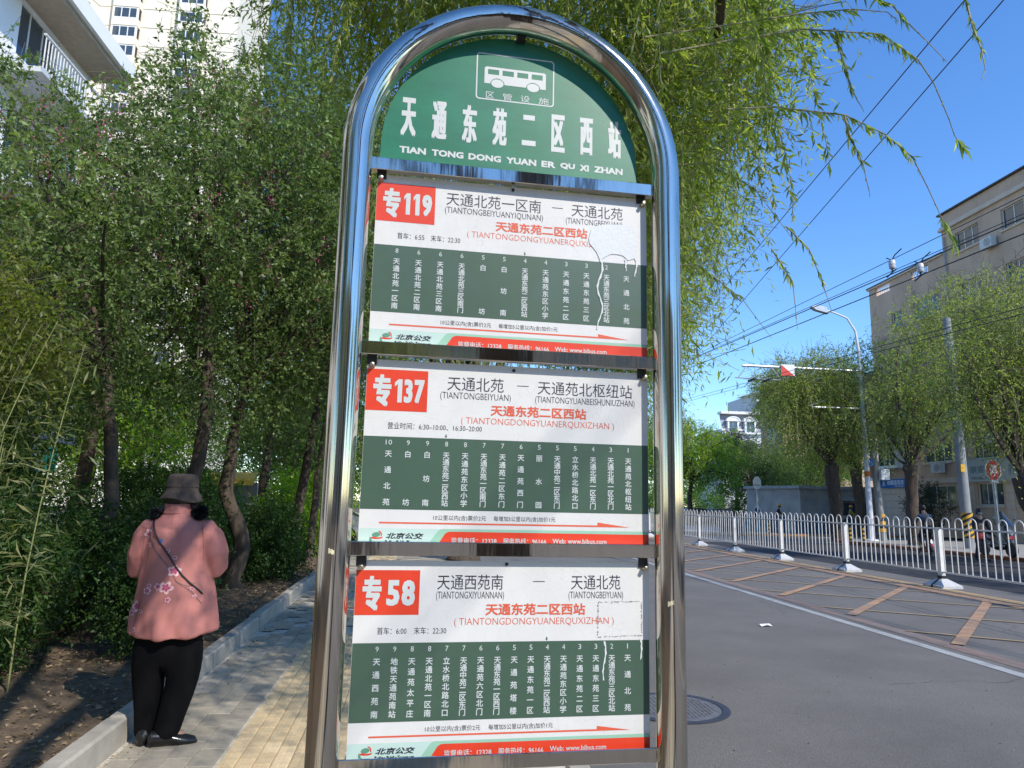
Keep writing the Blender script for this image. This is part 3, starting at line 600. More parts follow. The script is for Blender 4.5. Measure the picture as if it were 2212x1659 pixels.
lob_near = [(1.35, 5.2, 5.0, .9, 1.8, 1.1), (.2, 4.6, 6.0, 1.9, 2.4, .9), (1.9, 8.2, 5.3, 1.0, 1.9, 1.2), (.3, 9.0, 5.8, 1.5, 2.0, 1.0)]
keep = lambda P: (P[:, -1, 2] > 2.15)
willow_shoots(wt_, lob_near, 900, .4, 1.35, 12, 9, .078, .0150, L_willow, .0022, 3.0, keep)
lob_mass = [(1.55, 4.9, 5.0, .9, 1.2, .95), (1.2, 5.0, 4.1, .8, 1.2, .9), (2.3, 8.6, 5.2, 1.2, 1.8, 1.5), (2.0, 8.8, 4.0, .9, 1.8, 1.1), (.2, 5.6, 6.2, 1.6, 1.8, .6), (2.3, 8.2, 3.6, .7, 1.3, .6), (-.6, 5.4, 5.6, 1.0, 1.4, .7), (2.3, 5.3, 5.5, .6, .9, .5), (2.1, 5.2, 4.8, .5, .8, .6)]
C, O = sample_lobes(lob_mass, 1500, .5); V, tn, A, B = clump_leaves(C, O, 64, .36, .085, .0165, .7, 6)
npmesh('leaf_mass', V, 4, L_willow, wt_, tn, kind='stuff'); npmesh('twigs', ribbons(A, B, .0022), 4, M_wtwig, wt_, kind='stuff')
C, O = sample_lobes([(2.7, 1.7, 5.5, 1.5, 2.0, .6), (1.3, 1.5, 5.5, 1.0, 1.1, .6)], 210, .6); V, tn, A, B = clump_leaves(C, O, 60, .27, .085, .0165, .7, 6)
npmesh('overhead_leaves', V, 4, L_willow, wt_, tn, kind='stuff')  # out-of-view leaf clumps added to dapple the pavement and the walker
willow_shoots(wt_, [(.2, -1.5, 5.6, 1.2, 1.4, .8), (-1.6, -2.8, 5.6, 1.8, 2.6, 1.0)], 110, .8, 2.2, 10, 5, .07, .012, L_willow, .003, 2.4)
BR = [[(1.05, 3.4, 3.84), (1.45, 3.48, 4.0), (1.93, 3.55, 4.16), (2.44, 3.62, 4.22), (2.71, 3.7, 4.13), (2.85, 3.77, 4.03), (2.99, 3.85, 3.85), (3.07, 3.92, 3.79), (3.2, 4.0, 3.74)],
      [(1.49, 3.6, 3.67), (1.78, 3.66, 3.74), (2.24, 3.71, 3.75), (2.52, 3.77, 3.68), (2.72, 3.83, 3.58), (2.85, 3.89, 3.41), (2.95, 3.94, 3.27), (3.08, 4.0, 3.11)],
      [(2.14, 3.6, 4.22), (2.17, 3.6, 4.07), (2.22, 3.6, 3.86), (2.25, 3.6, 3.78), (2.28, 3.6, 3.73)], [(2.17, 3.6, 3.68), (2.19, 3.6, 3.57), (2.26, 3.6, 3.4), (2.29, 3.6, 3.21)],
      [(2.96, 3.6, 4.51), (2.95, 3.55, 4.26), (2.95, 3.5, 4.08), (2.92, 3.45, 3.93), (2.85, 3.4, 3.83)], [(2.33, 3.6, 4.44), (2.5, 3.6, 4.4), (2.58, 3.6, 4.3), (2.71, 3.6, 4.17), (2.81, 3.6, 4.06)],
      [(2.5, 5.0, 3.59), (2.67, 5.0, 3.42), (2.76, 5.0, 3.17), (2.82, 5.0, 2.95)], [(2.38, 5.0, 3.4), (2.53, 5.0, 3.16), (2.55, 5.0, 2.8)], [(1.0, 3.5, 4.0), (1.46, 3.5, 4.11), (1.91, 3.5, 4.22), (2.19, 3.5, 4.27), (2.4, 3.5, 4.27), (2.46, 3.5, 4.22)],
      [(1.2, 4.2, 4.3), (1.7, 4.3, 4.35), (2.1, 4.4, 4.2), (2.35, 4.5, 3.95)], [(1.1, 4.0, 3.5), (1.55, 4.1, 3.6), (1.9, 4.2, 3.5), (2.2, 4.3, 3.2)], [(1.3, 4.6, 3.1), (1.7, 4.7, 3.15), (2.05, 4.8, 2.95), (2.3, 4.9, 2.7)]]
for q in BR:
    g = G(); g.tube(q, [.006*(1-.7*i/(len(q)-1)) for i in range(len(q))], 6); sh = g.obj('shoot', M_wtwig, wt_, True)
    A = np.array(q); V = []; tn = []
    for a, b, i in zip(A[:-1], A[1:], range(99)):
        fr = i/(len(A)-1); dens = (26 if fr < .5 else 4 if fr < .8 else 26)
        m = max(2, int(np.linalg.norm(b-a)*dens*4.2)); Q = a+(b-a)*rng.random((m, 1)); s = rng.uniform(.5, 1.1, m)*(1.1 if fr < .45 else 1.45 if fr > .8 else .5)
        V.append(leaves(Q, (b-a)*1.0/np.linalg.norm(b-a)+rng.normal(size=(m, 3))*.45+np.array([0, 0, -.9]), .082*s, .013*s, .2)); tn.append(rng.random(m))
    npmesh('leaves', np.concatenate(V), 4, L_willow, sh, np.concatenate(tn), kind='stuff')
# willows further along the same kerb
def willow(base, top, r, lobes, n, label, L=.085, W=.017, k=9, per=5, tw=.004, lmax=2.6, lm=L_willow, extra=None, nl=14, kn=None):
    t = thing('willow_tree', base, label, 'tree', 'willows along the street')
    g = G(); b, a = Vector(base), Vector(top); P = [b.lerp(a, i/7)+Vector(rng.normal(size=3))*r*.1 for i in range(8)]
    g.tube(P, [r*(1.3 if i == 0 else 1-.03*i+.06*rng.normal()) for i in range(8)], 16)
    if kn:
        for (dx, dy, dz, rr) in kn: g.lathe([(0.01, -rr), (rr*.8, -rr*.6), (rr, 0), (rr*.75, rr*.6), (.01, rr)], 10, (a.x+dx, a.y+dy, a.z+dz))
    g.obj('trunk', M_bark, t, True); C, O = sample_lobes(lobes, 200, .6); g = G(); limbs(g, top, C[:nl], r*.42, 8, .10); g.obj('limbs', M_bark, t, True)
    willow_shoots(t, lobes, n, .6, lmax, k, per, L, W, lm, tw, 1.8); return t
willow((.55, 19.4, -.05), (.8, 19.2, 3.4), .36, [(1.0, 18.5, 7.4, 3.3, 3.6, 3.0), (-.6, 17.6, 6.4, 2.6, 3, 2.6)], 620, 'thick old willow at the kerb further along, trunk seen between the route boards', .11, .022, 9, 6, .005)
# bushy underwood: street trees of the garden strip
tl = 'garden locust trees on the left'
tree('locust_tree', 'dark green locust tree with pink flower clusters leaning over the garden, nearest the left edge', 'tree', [(-3.9, 8.3, 0), (-3.7, 8.6, 1.4), (-4.1, 9.0, 3.0)], [.10, .08, .06],
     [(-4.3, 8.0, 4.4, 1.6, 2.0, 1.4), (-5.4, 8.8, 3.8, 1.6, 2.0, 1.9), (-6.3, 9.6, 5.9, 1.5, 1.8, 1.2), (-6.6, 9.4, 7.0, 1.3, 1.6, .9), (-4.4, 8.6, 2.9, 1.4, 1.2, .7)], 560, 66, 0.296, 0.063, 0.031, L_locust, 16, tl, twr=.0025)
tree('locust_tree', 'tall locust tree with leaning trunk and pink blossom above the pink jacketed walker', 'tree', [(-3.55, 10.2, 0), (-3.45, 10.2, 1.3), (-3.3, 10.3, 2.6), (-3.5, 10.4, 4.4)], [.13, .10, .09, .06],
     [(-3.5, 9.8, 5.4, 1.9, 2.0, 1.7), (-2.7, 10.3, 6.9, 1.8, 2.0, 1.5), (-4.6, 10.6, 4.5, 1.8, 2, 1.5), (-3.6, 10.6, 3.1, 1.5, 1.3, .8)], 700, 66, 0.311, 0.069, 0.034, L_locust, 22, tl, twr=.0025)
tree('locust_tree', 'forked locust tree with crooked low limb standing just behind the clipped kerb shrub', 'tree', [(-3.35, 12.4, 0), (-3.25, 12.3, .9), (-3.55, 12.3, 1.6), (-3.45, 12.5, 3.4)], [.15, .13, .11, .07],
     [(-2.6, 12.3, 5.4, 2.0, 2.0, 2.2), (-2.4, 12.6, 8.0, 2.0, 2.0, 1.7), (-3.6, 12.8, 3.6, 1.6, 1.6, .8)], 825, 60, 0.326, 0.077, 0.036, L_locust, 24, tl, twr=.003)
tree('locust_tree', 'slim dark stemmed locust tree beside the kerb, fourth along the garden', 'tree', [(-3.0, 14.6, 0), (-2.75, 14.6, 1.8), (-2.5, 14.5, 3.8)], [.11, .09, .06],
     [(-2.5, 14.6, 5.0, 2.0, 2.0, 2.9), (-2.4, 15.0, 8.8, 1.9, 2.0, 1.6)], 593, 54, 0.340, 0.087, 0.042, L_locust, 18, tl, twr=.003)
tree('locust_tree', 'far pale stemmed locust tree at the end of the garden strip', 'tree', [(-3.1, 17.6, 0), (-3.0, 17.6, 2.0), (-2.8, 17.6, 4.2)], [.10, .08, .06],
     [(-2.9, 17.6, 6.0, 2.4, 2.2, 2.8), (-3.6, 18.5, 9.4, 2.6, 2.2, 2.0)], 490, 50, 0.370, 0.099, 0.048, L_locust, 16, tl, twr=.003)
tree('broadleaf_tree', 'tall bushy tree in front of the cream tower in the middle of the garden', 'tree', [(-7.2, 15, 0), (-7.0, 15, 2.4), (-6.9, 15, 4.6)], [.16, .13, .09],
     [(-6.8, 15, 7.0, 2.4, 2.4, 2.6), (-6.0, 15.6, 9.6, 1.9, 2.0, 1.4), (-8.4, 15, 5.0, 2.2, 2.2, 1.8)], 550, 54, 0.370, 0.092, 0.048, L_locust, 20, 'trees behind the garden', twr=.003)
tree('broadleaf_tree', 'bushy tree before the white balcony block at the far left', 'tree', [(-8.6, 12.2, 0), (-8.4, 12.2, 2.0), (-8.2, 12.2, 3.4)], [.14, .11, .08],
     [(-8.0, 12.2, 4.6, 1.7, 1.9, 1.4), (-6.7, 12.2, 3.4, 1.3, 1.6, 1.3)], 390, 54, 0.460, 0.079, 0.039, L_mid, 14, 'trees behind the garden', twr=.003)
tree('broadleaf_tree', 'tree with bare dark trunk behind the kiosk side of the garden', 'tree', [(-5.1, 21, 0), (-5.0, 21, 2.6), (-4.8, 21, 4.6)], [.15, .12, .09],
     [(-4.6, 21, 7.0, 2.8, 2.6, 3.2), (-2.2, 22, 8.0, 2.6, 2.6, 3.6)], 670, 48, 0.444, 0.119, 0.059, L_locust, 18, 'trees behind the garden', twr=.004)
# yellow-green shrub tree at the left edge
tree('young_tree', 'young yellow green tree with reddish shoots at the left edge of the garden', 'tree', [(-4.6, 6.6, 0), (-4.5, 6.6, 1.2), (-4.6, 6.7, 2.3)], [.05, .04, .03],
     [(-4.35, 6.5, 2.95, 1.0, 1.0, .65)], 255, 60, 0.300, 0.053, 0.025, L_yg, 12, None, twr=.002)
# pink flower clusters
n = 150; Cc, Oo = sample_lobes([(-4.3, 8.0, 4.4, 1.5, 1.8, 1.2), (-3.4, 9.6, 5.4, 1.9, 2.0, 1.7), (-2.7, 11.6, 5.4, 2.0, 1.8, 2.0), (-4.9, 9.0, 3.4, 1.3, 1.5, 1.2)], n, .35)
P = np.repeat(Cc, 22, 0)+rng.normal(size=(n*22, 3))*[.05, .05, .07]
pk = thing('blossom_clusters', (-3.5, 9, 4), 'hanging pink locust blossoms scattered through the garden trees', 'blossom'); pk['kind'] = 'stuff'
npmesh('petals', leaves(P, rng.normal(size=P.shape), .022, .016, .4), 4, L_pink, pk, rng.random(len(P)), kind='stuff')
# garden shrubs
def shrub(name, label, c, r, ncl, per, rad, L, W, lm, cat='shrub', group=None, stems=6):
    base = (c[0], c[1], .08); t = thing(name, base, label, cat, group); C, O = sample_lobes([c+r], ncl, .4); C[:, 2] = np.maximum(C[:, 2], .15); g = G()
    limbs(g, base, C[:stems], .012, 5, .05); g.obj('stems', M_twig2, t, True); V, tn, A, B = clump_leaves(C, O, per, rad, L, W, .1, 6); npmesh('foliage', V, 4, lm, t, tn, kind='stuff'); return t
gs = 'evergreen shrubs behind the garden kerb'
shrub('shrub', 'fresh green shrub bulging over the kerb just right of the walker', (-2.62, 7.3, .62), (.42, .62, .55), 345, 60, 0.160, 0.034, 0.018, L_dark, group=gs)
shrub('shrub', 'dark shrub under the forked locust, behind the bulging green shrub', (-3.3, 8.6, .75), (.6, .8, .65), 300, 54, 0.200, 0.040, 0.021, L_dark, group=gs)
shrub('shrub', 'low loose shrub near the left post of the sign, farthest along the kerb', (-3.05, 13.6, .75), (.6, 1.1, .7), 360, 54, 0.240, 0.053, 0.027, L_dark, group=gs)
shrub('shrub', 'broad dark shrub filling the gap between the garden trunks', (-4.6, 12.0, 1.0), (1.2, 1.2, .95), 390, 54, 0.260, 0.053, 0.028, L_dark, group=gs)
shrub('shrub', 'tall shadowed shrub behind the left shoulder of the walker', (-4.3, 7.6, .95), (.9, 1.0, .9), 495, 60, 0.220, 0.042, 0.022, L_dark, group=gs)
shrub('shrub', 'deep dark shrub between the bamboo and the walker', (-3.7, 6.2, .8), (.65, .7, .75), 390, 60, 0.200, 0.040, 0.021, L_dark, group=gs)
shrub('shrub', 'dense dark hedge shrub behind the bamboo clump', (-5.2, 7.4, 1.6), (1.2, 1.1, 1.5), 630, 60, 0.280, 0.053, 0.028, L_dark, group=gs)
shrub('shrub', 'sunlit thicket in front of the white building wall', (-7.2, 9.8, 1.6), (1.8, 1.2, 1.6), 570, 54, 0.300, 0.059, 0.031, L_mid, group=gs)
shrub('shrub', 'thick green bush beside the yellow kiosk', (-6.1, 17.5, 1.1), (1.6, 1.2, 1.1), 390, 48, 0.300, 0.079, 0.042, L_mid, group=gs)
shrub('shrub', 'bright leafy bush at the end of the garden next to the parked silver car', (-3.6, 19.6, 1.1), (1.2, 1.2, 1.2), 330, 48, 0.300, 0.079, 0.042, L_bright, group=gs)
# bamboo clumps
def bamboo(base, n, label, rad=.35, hgt=2.4, lean=(.25, .05)):
    t = thing('bamboo_clump', base, label, 'bamboo', 'bamboo at the garden edge'); g = G(); P = []; Dd = []
    for i in range(n):
        b = Vector(base)+Vector((rng.normal()*rad, rng.normal()*rad, 0)); h = hgt*rng.uniform(.55, 1.1); l = Vector((lean[0]*rng.uniform(-.6, 1.8), lean[1]+rng.normal()*.2, 0))
        q = [b+Vector((0, 0, h*s))+l*(s**2)*h*.7 for s in np.linspace(0, 1, 7)]; g.tube(q, [.008*(1-.7*k/6) for k in range(7)], 5, False)
        for k in range(26):
            s = rng.uniform(.25, 1); p = b+Vector((0, 0, h*s))+l*(s**2)*h*.7; a = rng.uniform(0, 2*PI); tw = Vector((math.cos(a), math.sin(a), .2))*rng.uniform(.1, .4); e = p+tw
            if k % 3 == 0: g.tube([p, p+tw*.5+Vector((0, 0, .03)), e], .0022, 3, False)
            for m in range(4): P.append(e+Vector(rng.normal(size=3))*.04); Dd.append(tw*1.2+Vector(rng.normal(size=3))*.22+Vector((0, 0, -.22)))
    g.obj('canes', mat('bamboo_cane', (.22, .24, .09), .5, 0, .3, 8), t, True, kind='stuff'); m = len(P); V = leaves(np.array(P), np.array(Dd), rng.uniform(.07, .15, m), rng.uniform(.010, .019, m), .2)
    npmesh('leaves', V, 4, L_bamboo, t, np.clip(rng.random(m)**1.8, 0, 1), kind='stuff')
bamboo((-3.35, 4.6, .08), 26, 'bamboo clump with long pale leaves at the left edge, nearest the kerb', .32, 2.0, (.12, .0))
bamboo((-4.1, 5.6, .08), 30, 'taller bamboo clump with yellowing leaves behind the nearest one', .45, 2.7, (.2, .0))
bamboo((-4.7, 4.9, .08), 20, 'sparse bamboo canes farthest left at the picture edge', .4, 2.9, (.1, .0))
g = G(); g.tube([(-2.72, 4.35, .05), (-2.71, 4.36, .34)], .013, 8); g.obj('cut_cane', mat('dry_cane', (.38, .30, .14), .6, 0, .2, 9), None, True, label='short sawn off yellow bamboo stump standing in the soil near the kerb', cat='bamboo stump')

# ------------------------------------------------------------------ buildings
class Wall:
    """facade frame: point (s, z) along the wall, d outward"""
    def __init__(s, o, d): s.o = Vector((o[0], o[1], 0)); s.d = Vector((d[0], d[1], 0)).normalized(); s.n = Vector((s.d.y, -s.d.x, 0))
    def __call__(s, a, z, d=0.): p = s.o+s.d*a+s.n*d; return (p.x, p.y, z)
def wbox(g, W, a0, a1, z0, z1, d0, d1):
    vs = [W(a, z, d) for z in (z0, z1) for a, d in ((a0, d0), (a1, d0), (a1, d1), (a0, d1))]
    return g.add(vs, [(0, 1, 2, 3), (7, 6, 5, 4), (4, 5, 1, 0), (5, 6, 2, 1), (6, 7, 3, 2), (7, 4, 0, 3)])
def punched(g, W, a0, a1, z0, z1, holes, depth=.22):
    """wall face with real window openings and reveals"""
    xs = sorted({a0, a1}|{h[0] for h in holes}|{h[1] for h in holes}); zs = sorted({z0, z1}|{h[2] for h in holes}|{h[3] for h in holes})
    for i in range(len(xs)-1):
        for j in range(len(zs)-1):
            cx, cz = (xs[i]+xs[i+1])/2, (zs[j]+zs[j+1])/2
            if any(h[0] < cx < h[1] and h[2] < cz < h[3] for h in holes): continue
            g.add([W(xs[i], zs[j]), W(xs[i+1], zs[j]), W(xs[i+1], zs[j+1]), W(xs[i], zs[j+1])], [(0, 1, 2, 3)])
    for h in holes:
        c = [(h[0], h[2]), (h[1], h[2]), (h[1], h[3]), (h[0], h[3])]
        for k in range(4):
            p, q = c[k], c[(k+1) % 4]; g.add([W(*p), W(*q), W(*q, -depth), W(*p, -depth)], [(0, 1, 2, 3)])
WM = {}
def window(W, h, parent, nm=3, fm=None, depth=.14, trans=.0, fw=.045):
    """frame with mullions and a glass pane behind, meshes shared between equal sizes"""
    fm = fm or M_wframe; wd, ht = h[1]-h[0], h[3]-h[2]; key = (round(wd, 2), round(ht, 2), nm, fm.name, trans)
    if key not in WM:
        g = G(); t = fw
        g.box(-wd/2, -wd/2+t, -.03, .03, 0, ht); g.box(wd/2-t, wd/2, -.03, .03, 0, ht); g.box(-wd/2+t, wd/2-t, -.03, .03, 0, t); g.box(-wd/2+t, wd/2-t, -.03, .03, ht-t, ht)
        for k in range(1, nm): x = -wd/2+wd*k/nm; g.box(x-t/2, x+t/2, -.026, .026, t, ht-t)
        if trans: g.box(-wd/2+t, wd/2-t, -.022, .022, ht*trans-t/2, ht*trans+t/2)
        p = G(); p.box(-wd/2+t*.5, wd/2-t*.5, -.006, .006, t*.5, ht-t*.5)
        c = G(); r = np.random.default_rng(len(WM)); 
        for k in range(nm):
            if r.random() < .55:
                x0 = -wd/2+wd*k/nm+.06; n_ = 6; ww = wd/nm*r.uniform(.4, .9)
                for q in range(n_): c.add([(x0+ww*q/n_, .10+.03*(q % 2), t), (x0+ww*(q+1)/n_, .10+.03*((q+1) % 2), t), (x0+ww*(q+1)/n_, .10+.03*((q+1) % 2), ht-t), (x0+ww*q/n_, .10+.03*(q % 2), ht-t)], [(0, 1, 2, 3)])
        WM[key] = (g.mesh('window_frame', fm), p.mesh('pane', M_glass), c.mesh('curtain', mat('curtain_cloth', (.42, .42, .40), .9, 0, .2)) if c.f else None)
    fmesh, pm, cm = WM[key]; c = W((h[0]+h[1])/2, h[2], -depth); off = WL.get(parent.name, (0, 0, 0))
    f = link('window', fmesh, parent, Vector(c)-Vector(off)); f.rotation_euler = (0, 0, math.atan2(W.d.y, W.d.x)); WL[f.name] = off
    q = link('pane', pm, f); 
    return f
def interior(g, W, h, depth=.5): wbox(g, W, h[0]-.05, h[1]+.05, h[2]-.05, h[3]+.05, -depth, -depth+.02)
def ac_unit(W, a, z, parent, g_=None):
    t = parent; g = G(); wbox(g, W, a, a+.8, z, z+.55, .12, .42); o = g.obj('air_conditioner', mat('ac_white', (.58, .59, .58), .5, 0, .06), t)
    g = G(); c = Vector(W(a+.52, z+.275, .422)); n = W.n; u = W.d
    for r in (.22, .16, .10, .05):
        k = 20; vs = []
        for rr in (r, r-.014): vs += [c+u*rr*math.cos(2*PI*i/k)+Vector((0, 0, rr*math.sin(2*PI*i/k)))+n*.006 for i in range(k)]
        g.add(vs, [(i, (i+1) % k, k+(i+1) % k, k+i) for i in range(k)])
    g.obj('fan_grille', M_dark, o, kind='stuff')
M_tan = mat('tan_render', (.54, .395, .29), .9, 0, .17, .9, .2, 50, aniso=(1, 1, .35), detail=9); M_tan2 = mat('tan_trim', (.60, .50, .40), .85, 0, .1, 3)
M_cream = mat('cream_render', (.78, .72, .60), .9, 0, .05, 1.5); M_whitew = mat('white_render', (.80, .80, .79), .85, 0, .05, 1.5)
M_room = mat('dark_room', (.035, .035, .04), .9, 0, .3, 1)
# right hand apartment block, facade parallel with the street
br = thing('apartment_block', (28, 37.6, 0), 'tan five and six storey apartment block with stepped roof across the road', 'apartment block')
W = Wall((28, 44.85), (0, -1)); S = lambda y: 44.85-y
hs_ = []; 
def H(y1, y0, z0, z1): return (S(y1), S(y0), z0, z1)
w1 = [H(40.55, 37.95, 1.80, 2.88), H(36.3, 34.5, 1.80, 2.95), H(33.6, 32.6, 1.86, 2.75)]
cols_ = [(40.4, 38.0, 3), (36.4, 34.6, 3), (33.0, 31.5, 2)]
fl = []
for f in range(1, 6):
    z = 4.22+2.86*(f-1)
    if f == 5: z = 15.7
    for (y1, y0, n_) in cols_:
        if f == 5 and y1 > 37: continue
        fl.append((H(y1, y0, z, z+(1.10)), n_))
extra = [(H(42.6, 41.6, 7.1+2.86*k, 8.1+2.86*k), 1) for k in range(3)]
allh = [(h, 3) for h in w1]+fl+extra
low = [h for h in allh if h[0][0] < S(37.5)]; high = [h for h in allh if h[0][0] >= S(37.5)]
g = G(); lat = [H(44.1, 42.55, 15.36, 15.92), H(40.4, 38.8, 15.34, 15.85)]
punched(g, W, 0, S(37.45), 0, 16.05, [h[0] for h in low]+lat); punched(g, W, S(37.45), S(30.5), 0, 18.25, [h[0] for h in high])
W2 = Wall((40, 44.85), (-1, 0)); g.add([(28, 44.85, 0), (40, 44.85, 0), (40, 44.85, 16.05), (28, 44.85, 16.05)], [(0, 1, 2, 3)])
g.add([(28, 30.5, 0), (40, 30.5, 0), (40, 30.5, 18.25), (28, 30.5, 18.25)], [(0, 1, 2, 3)]); g.add([(28, 37.45, 16.05), (40, 37.45, 16.05), (40, 37.45, 18.25), (28, 37.45, 18.25)], [(0, 1, 2, 3)])
g.add([(28.1, 44.8, 15.15), (40, 44.8, 15.15), (40, 37.45, 15.15), (28.1, 37.45, 15.15)], [(0, 1, 2, 3)]); g.add([(28.05, 37.4, 18.2), (40, 37.4, 18.2), (40, 30.5, 18.2), (28.05, 30.5, 18.2)], [(0, 1, 2, 3)]); g.add([(40, 44.85, 0), (40, 30.5, 0), (40, 30.5, 18.2), (40, 44.85, 18.2)], [(0, 1, 2, 3)])
g.obj('wall', M_tan, br)
g = G()
for h, n_ in allh: interior(g, W, h, .7)
g.obj('rooms', M_room, br, kind='stuff')
for h, n_ in allh: window(W, h, br, n_)
g = G(); wbox(g, W, -.15, S(37.45), 16.05, 16.13, -.3, .12); wbox(g, W, S(37.6), S(30.5), 18.25, 18.34, -.3, .14); g.obj('roof_edge', M_dark, br)
for q in ((S(37.55), S(30.5), 17.28, 17.42, .16), (S(37.5), S(30.5), 17.42, 17.55, .10), (-.05, S(30.5), 3.02, 3.30, .10), (-.1, S(37.45), 15.95, 16.05, .1)):
    g = G(); wbox(g, W, *q[:4], 0, q[4]); g.obj('cornice', M_tan2, br)
g = G()
for h, n_ in allh: wbox(g, W, h[0]-.06, h[1]+.06, h[2]-.12, h[2]-.02, 0, .09)
g.obj('sills', M_tan2, br, kind='stuff')
g = G()
for z in np.arange(.35, 2.95, .42):
    for a0, a1 in ((S(44.85), S(40.75)), (S(37.75), S(36.5)), (S(34.3), S(33.75)), (S(32.4), S(30.6))): wbox(g, W, a0, a1, z, z+.385, .0, .035)
g.obj('rusticated_stone', M_tan2, br, kind='stuff')
for la in lat:
    g = G()
    for k in range(8): a = la[0]+(la[1]-la[0])*(k+.5)/8; wbox(g, W, a-.02, a+.02, la[2], la[3], -.1, -.06)
    wbox(g, W, la[0], la[1], (la[2]+la[3])/2-.02, (la[2]+la[3])/2+.02, -.055, -.02); g.obj('parapet_grille', M_wframe, br, kind='stuff')
g = G(); g.tube([W(S(37.2), 3.4, .1), W(S(37.2), 16.9, .1)], .05, 8); g.obj('rain_pipe', mat('pipe_grey', (.36, .36, .36), .6), br)
for y, z in ((39.3, 3.58), (34.9, 4.92), (35.6, 5.85), (37.6, 6.5), (33.3, 9.6), (38.6, 9.4), (35.3, 12.5), (34.1, 15.0), (31.0, 15.1)): ac_unit(W, S(y), z, br)
# balcony corner with orange brick at the left end
g = G()
for k in range(3): z = 3.4+2.86*k; wbox(g, W, -.2, .9, z+.05, z+1.0, 0, .6)
g.obj('brick_balcony', mat('orange_brick', (.36, .17, .09), .9, 0, .15, 8), br, kind='stuff')
g = G()
for k in range(3): z = 3.4+2.86*k; wbox(g, W, -.25, .95, z-.10, z+.05, 0, .65); wbox(g, W, -.25, .95, z+1.0, z+1.12, 0, .65)
g.obj('balcony_slabs', M_whitew, br, kind='stuff')
g = G(); wbox(g, W, 1.0, 2.9, 4.0, 4.12, 0, .75); wbox(g, W, 1.0, 2.9, 5.68, 5.82, 0, .75); wbox(g, W, 1.0, 1.08, 4.12, 5.68, 0, .7); wbox(g, W, 2.82, 2.9, 4.12, 5.68, 0, .7); g.obj('enclosed_balcony', M_whitew, br)
window(Wall(W(0, 0, .72)[:2], (0, -1)), (1.08, 2.82, 4.12, 5.68), br, 3, depth=.0)
# shop fascias
def fascia(name, label, a0, a1, z0, z1, col, items, tcol):
    t = thing(name, W(a0, z0, .1), label, 'shop sign'); g = G(); wbox(g, W, a0, a1, z0, z1, .05, .22); g.obj('board', mat(name+'_board', col, .4, 0, .05), t)
    mt = mat(name+'_print', tcol, .5, 0, .03)
    for s_, x0, x1, y0, y1 in items:
        g = G(); text(g, s_, 0, x1-x0, 0, y1-y0, 0, .02, .0, 0, lambda x, y, z: W(a0+x0+x, z0+y0+z, .226-y)); g.obj('lettering', mt, t)
fascia('shop_fascia', 'blue laundry shop fascia with white characters under the enclosed balcony', S(44.6), S(42.05), 2.84, 3.36, hexc(20, 110, 190), [('依丽洁洗衣', .75, 2.45, .16, .46), ('洗', .25, .55, .1, .44), ('干洗 水洗 皮衣', 1.5, 2.4, .03, .12)], (.8, .85, .9))
fascia('grey_fascia', 'pale grey shop fascia with dim characters behind the red stop sign', S(36.9), S(31.6), 3.0, 4.14, (.40, .42, .41), [('康喜养生', .45, 2.6, .45, .85), ('养生馆', 3.1, 4.7, .3, .85), ('保健按摩', .5, 2.4, .12, .28)], (.16, .24, .25))
# distant blocks on the right
gb_ = thing('gable_block', (29.8, 62, 0), 'plain tan gable wall rising behind the street trees beyond the block', 'building')
g = G(); g.box(29.8, 46, 62, 66.5, -.1, 12.6); g.obj('wall', M_tan, gb_); g = G(); g.box(29.6, 46.2, 61.8, 66.7, 12.6, 12.8); g.obj('roof_edge', M_dark, gb_)
WL_ = Wall((29.8, 66.5), (0, -1)); 
for k in range(4):
    for a in (1.5,): window(WL_, (a, a+1.6, 1.4+2.9*k, 2.8+2.9*k), gb_, 2, depth=-.04)
mb = thing('mansard_block', (41.5, 104, 0), 'far white block with a row of arched dormer windows above the trees', 'building')
Wm = Wall((41.0, 105), (1, 0)); g = G(); g.box(41, 60, 105, 116, -.1, 13.0); g.obj('wall', M_whitew, mb)
g = G(); wbox(g, Wm, -.1, 19.2, 12.2, 12.45, 0, .5); wbox(g, Wm, -.1, 19.2, 15.25, 15.6, -1.4, .25); g.obj('cornice', M_whitew, mb)
g = G(); g.add([Wm(0, 12.45, .1), Wm(19, 12.45, .1), Wm(19, 15.3, -.9), Wm(0, 15.3, -.9)], [(0, 1, 2, 3)]); g.obj('mansard_roof', mat('slate_roof', (.30, .30, .32), .8, 0, .15, 3), mb)
for k in range(6):
    a = 1.7+2.65*k; f = G()
    wbox(f, Wm, a-.85, a-.62, 12.45, 14.1, -.3, .3); wbox(f, Wm, a+.62, a+.85, 12.45, 14.1, -.3, .3)
    ar = [(a+1.1*math.cos(t), 14.1+.75*math.sin(t)) for t in np.linspace(0, PI, 14)]; ai = [(a+.92*math.cos(t), 14.1+.58*math.sin(t)) for t in np.linspace(PI, 0, 14)]
    f.add([Wm(p[0], p[1], .42) for p in ar+ai], [tuple(range(28))]); f.add([Wm(p[0], p[1], .36) for p in ar], [tuple(range(14))]); n_ = 14
    f.add([Wm(p[0], p[1], .42) for p in ar]+[Wm(p[0], p[1], -.4) for p in ar], [(i, i+1, n_+i+1, n_+i) for i in range(n_-1)]); dm = f.obj('dormer', M_whitew, mb)
    window(Wm, (a-.62, a+.62, 12.5, 14.05), mb, 2, depth=-.12); 
for k in range(4):
    for i in range(6): a = 1.0+2.65*i; window(Wm, (a, a+1.4, .9+2.9*k, 2.5+2.9*k), mb, 2, depth=-.04)
tw2 = thing('balcony_tower', (62, 140, 0), 'distant white tower with glazed balconies behind the mansard block', 'building'); Wt = Wall((62, 140), (1, 0))
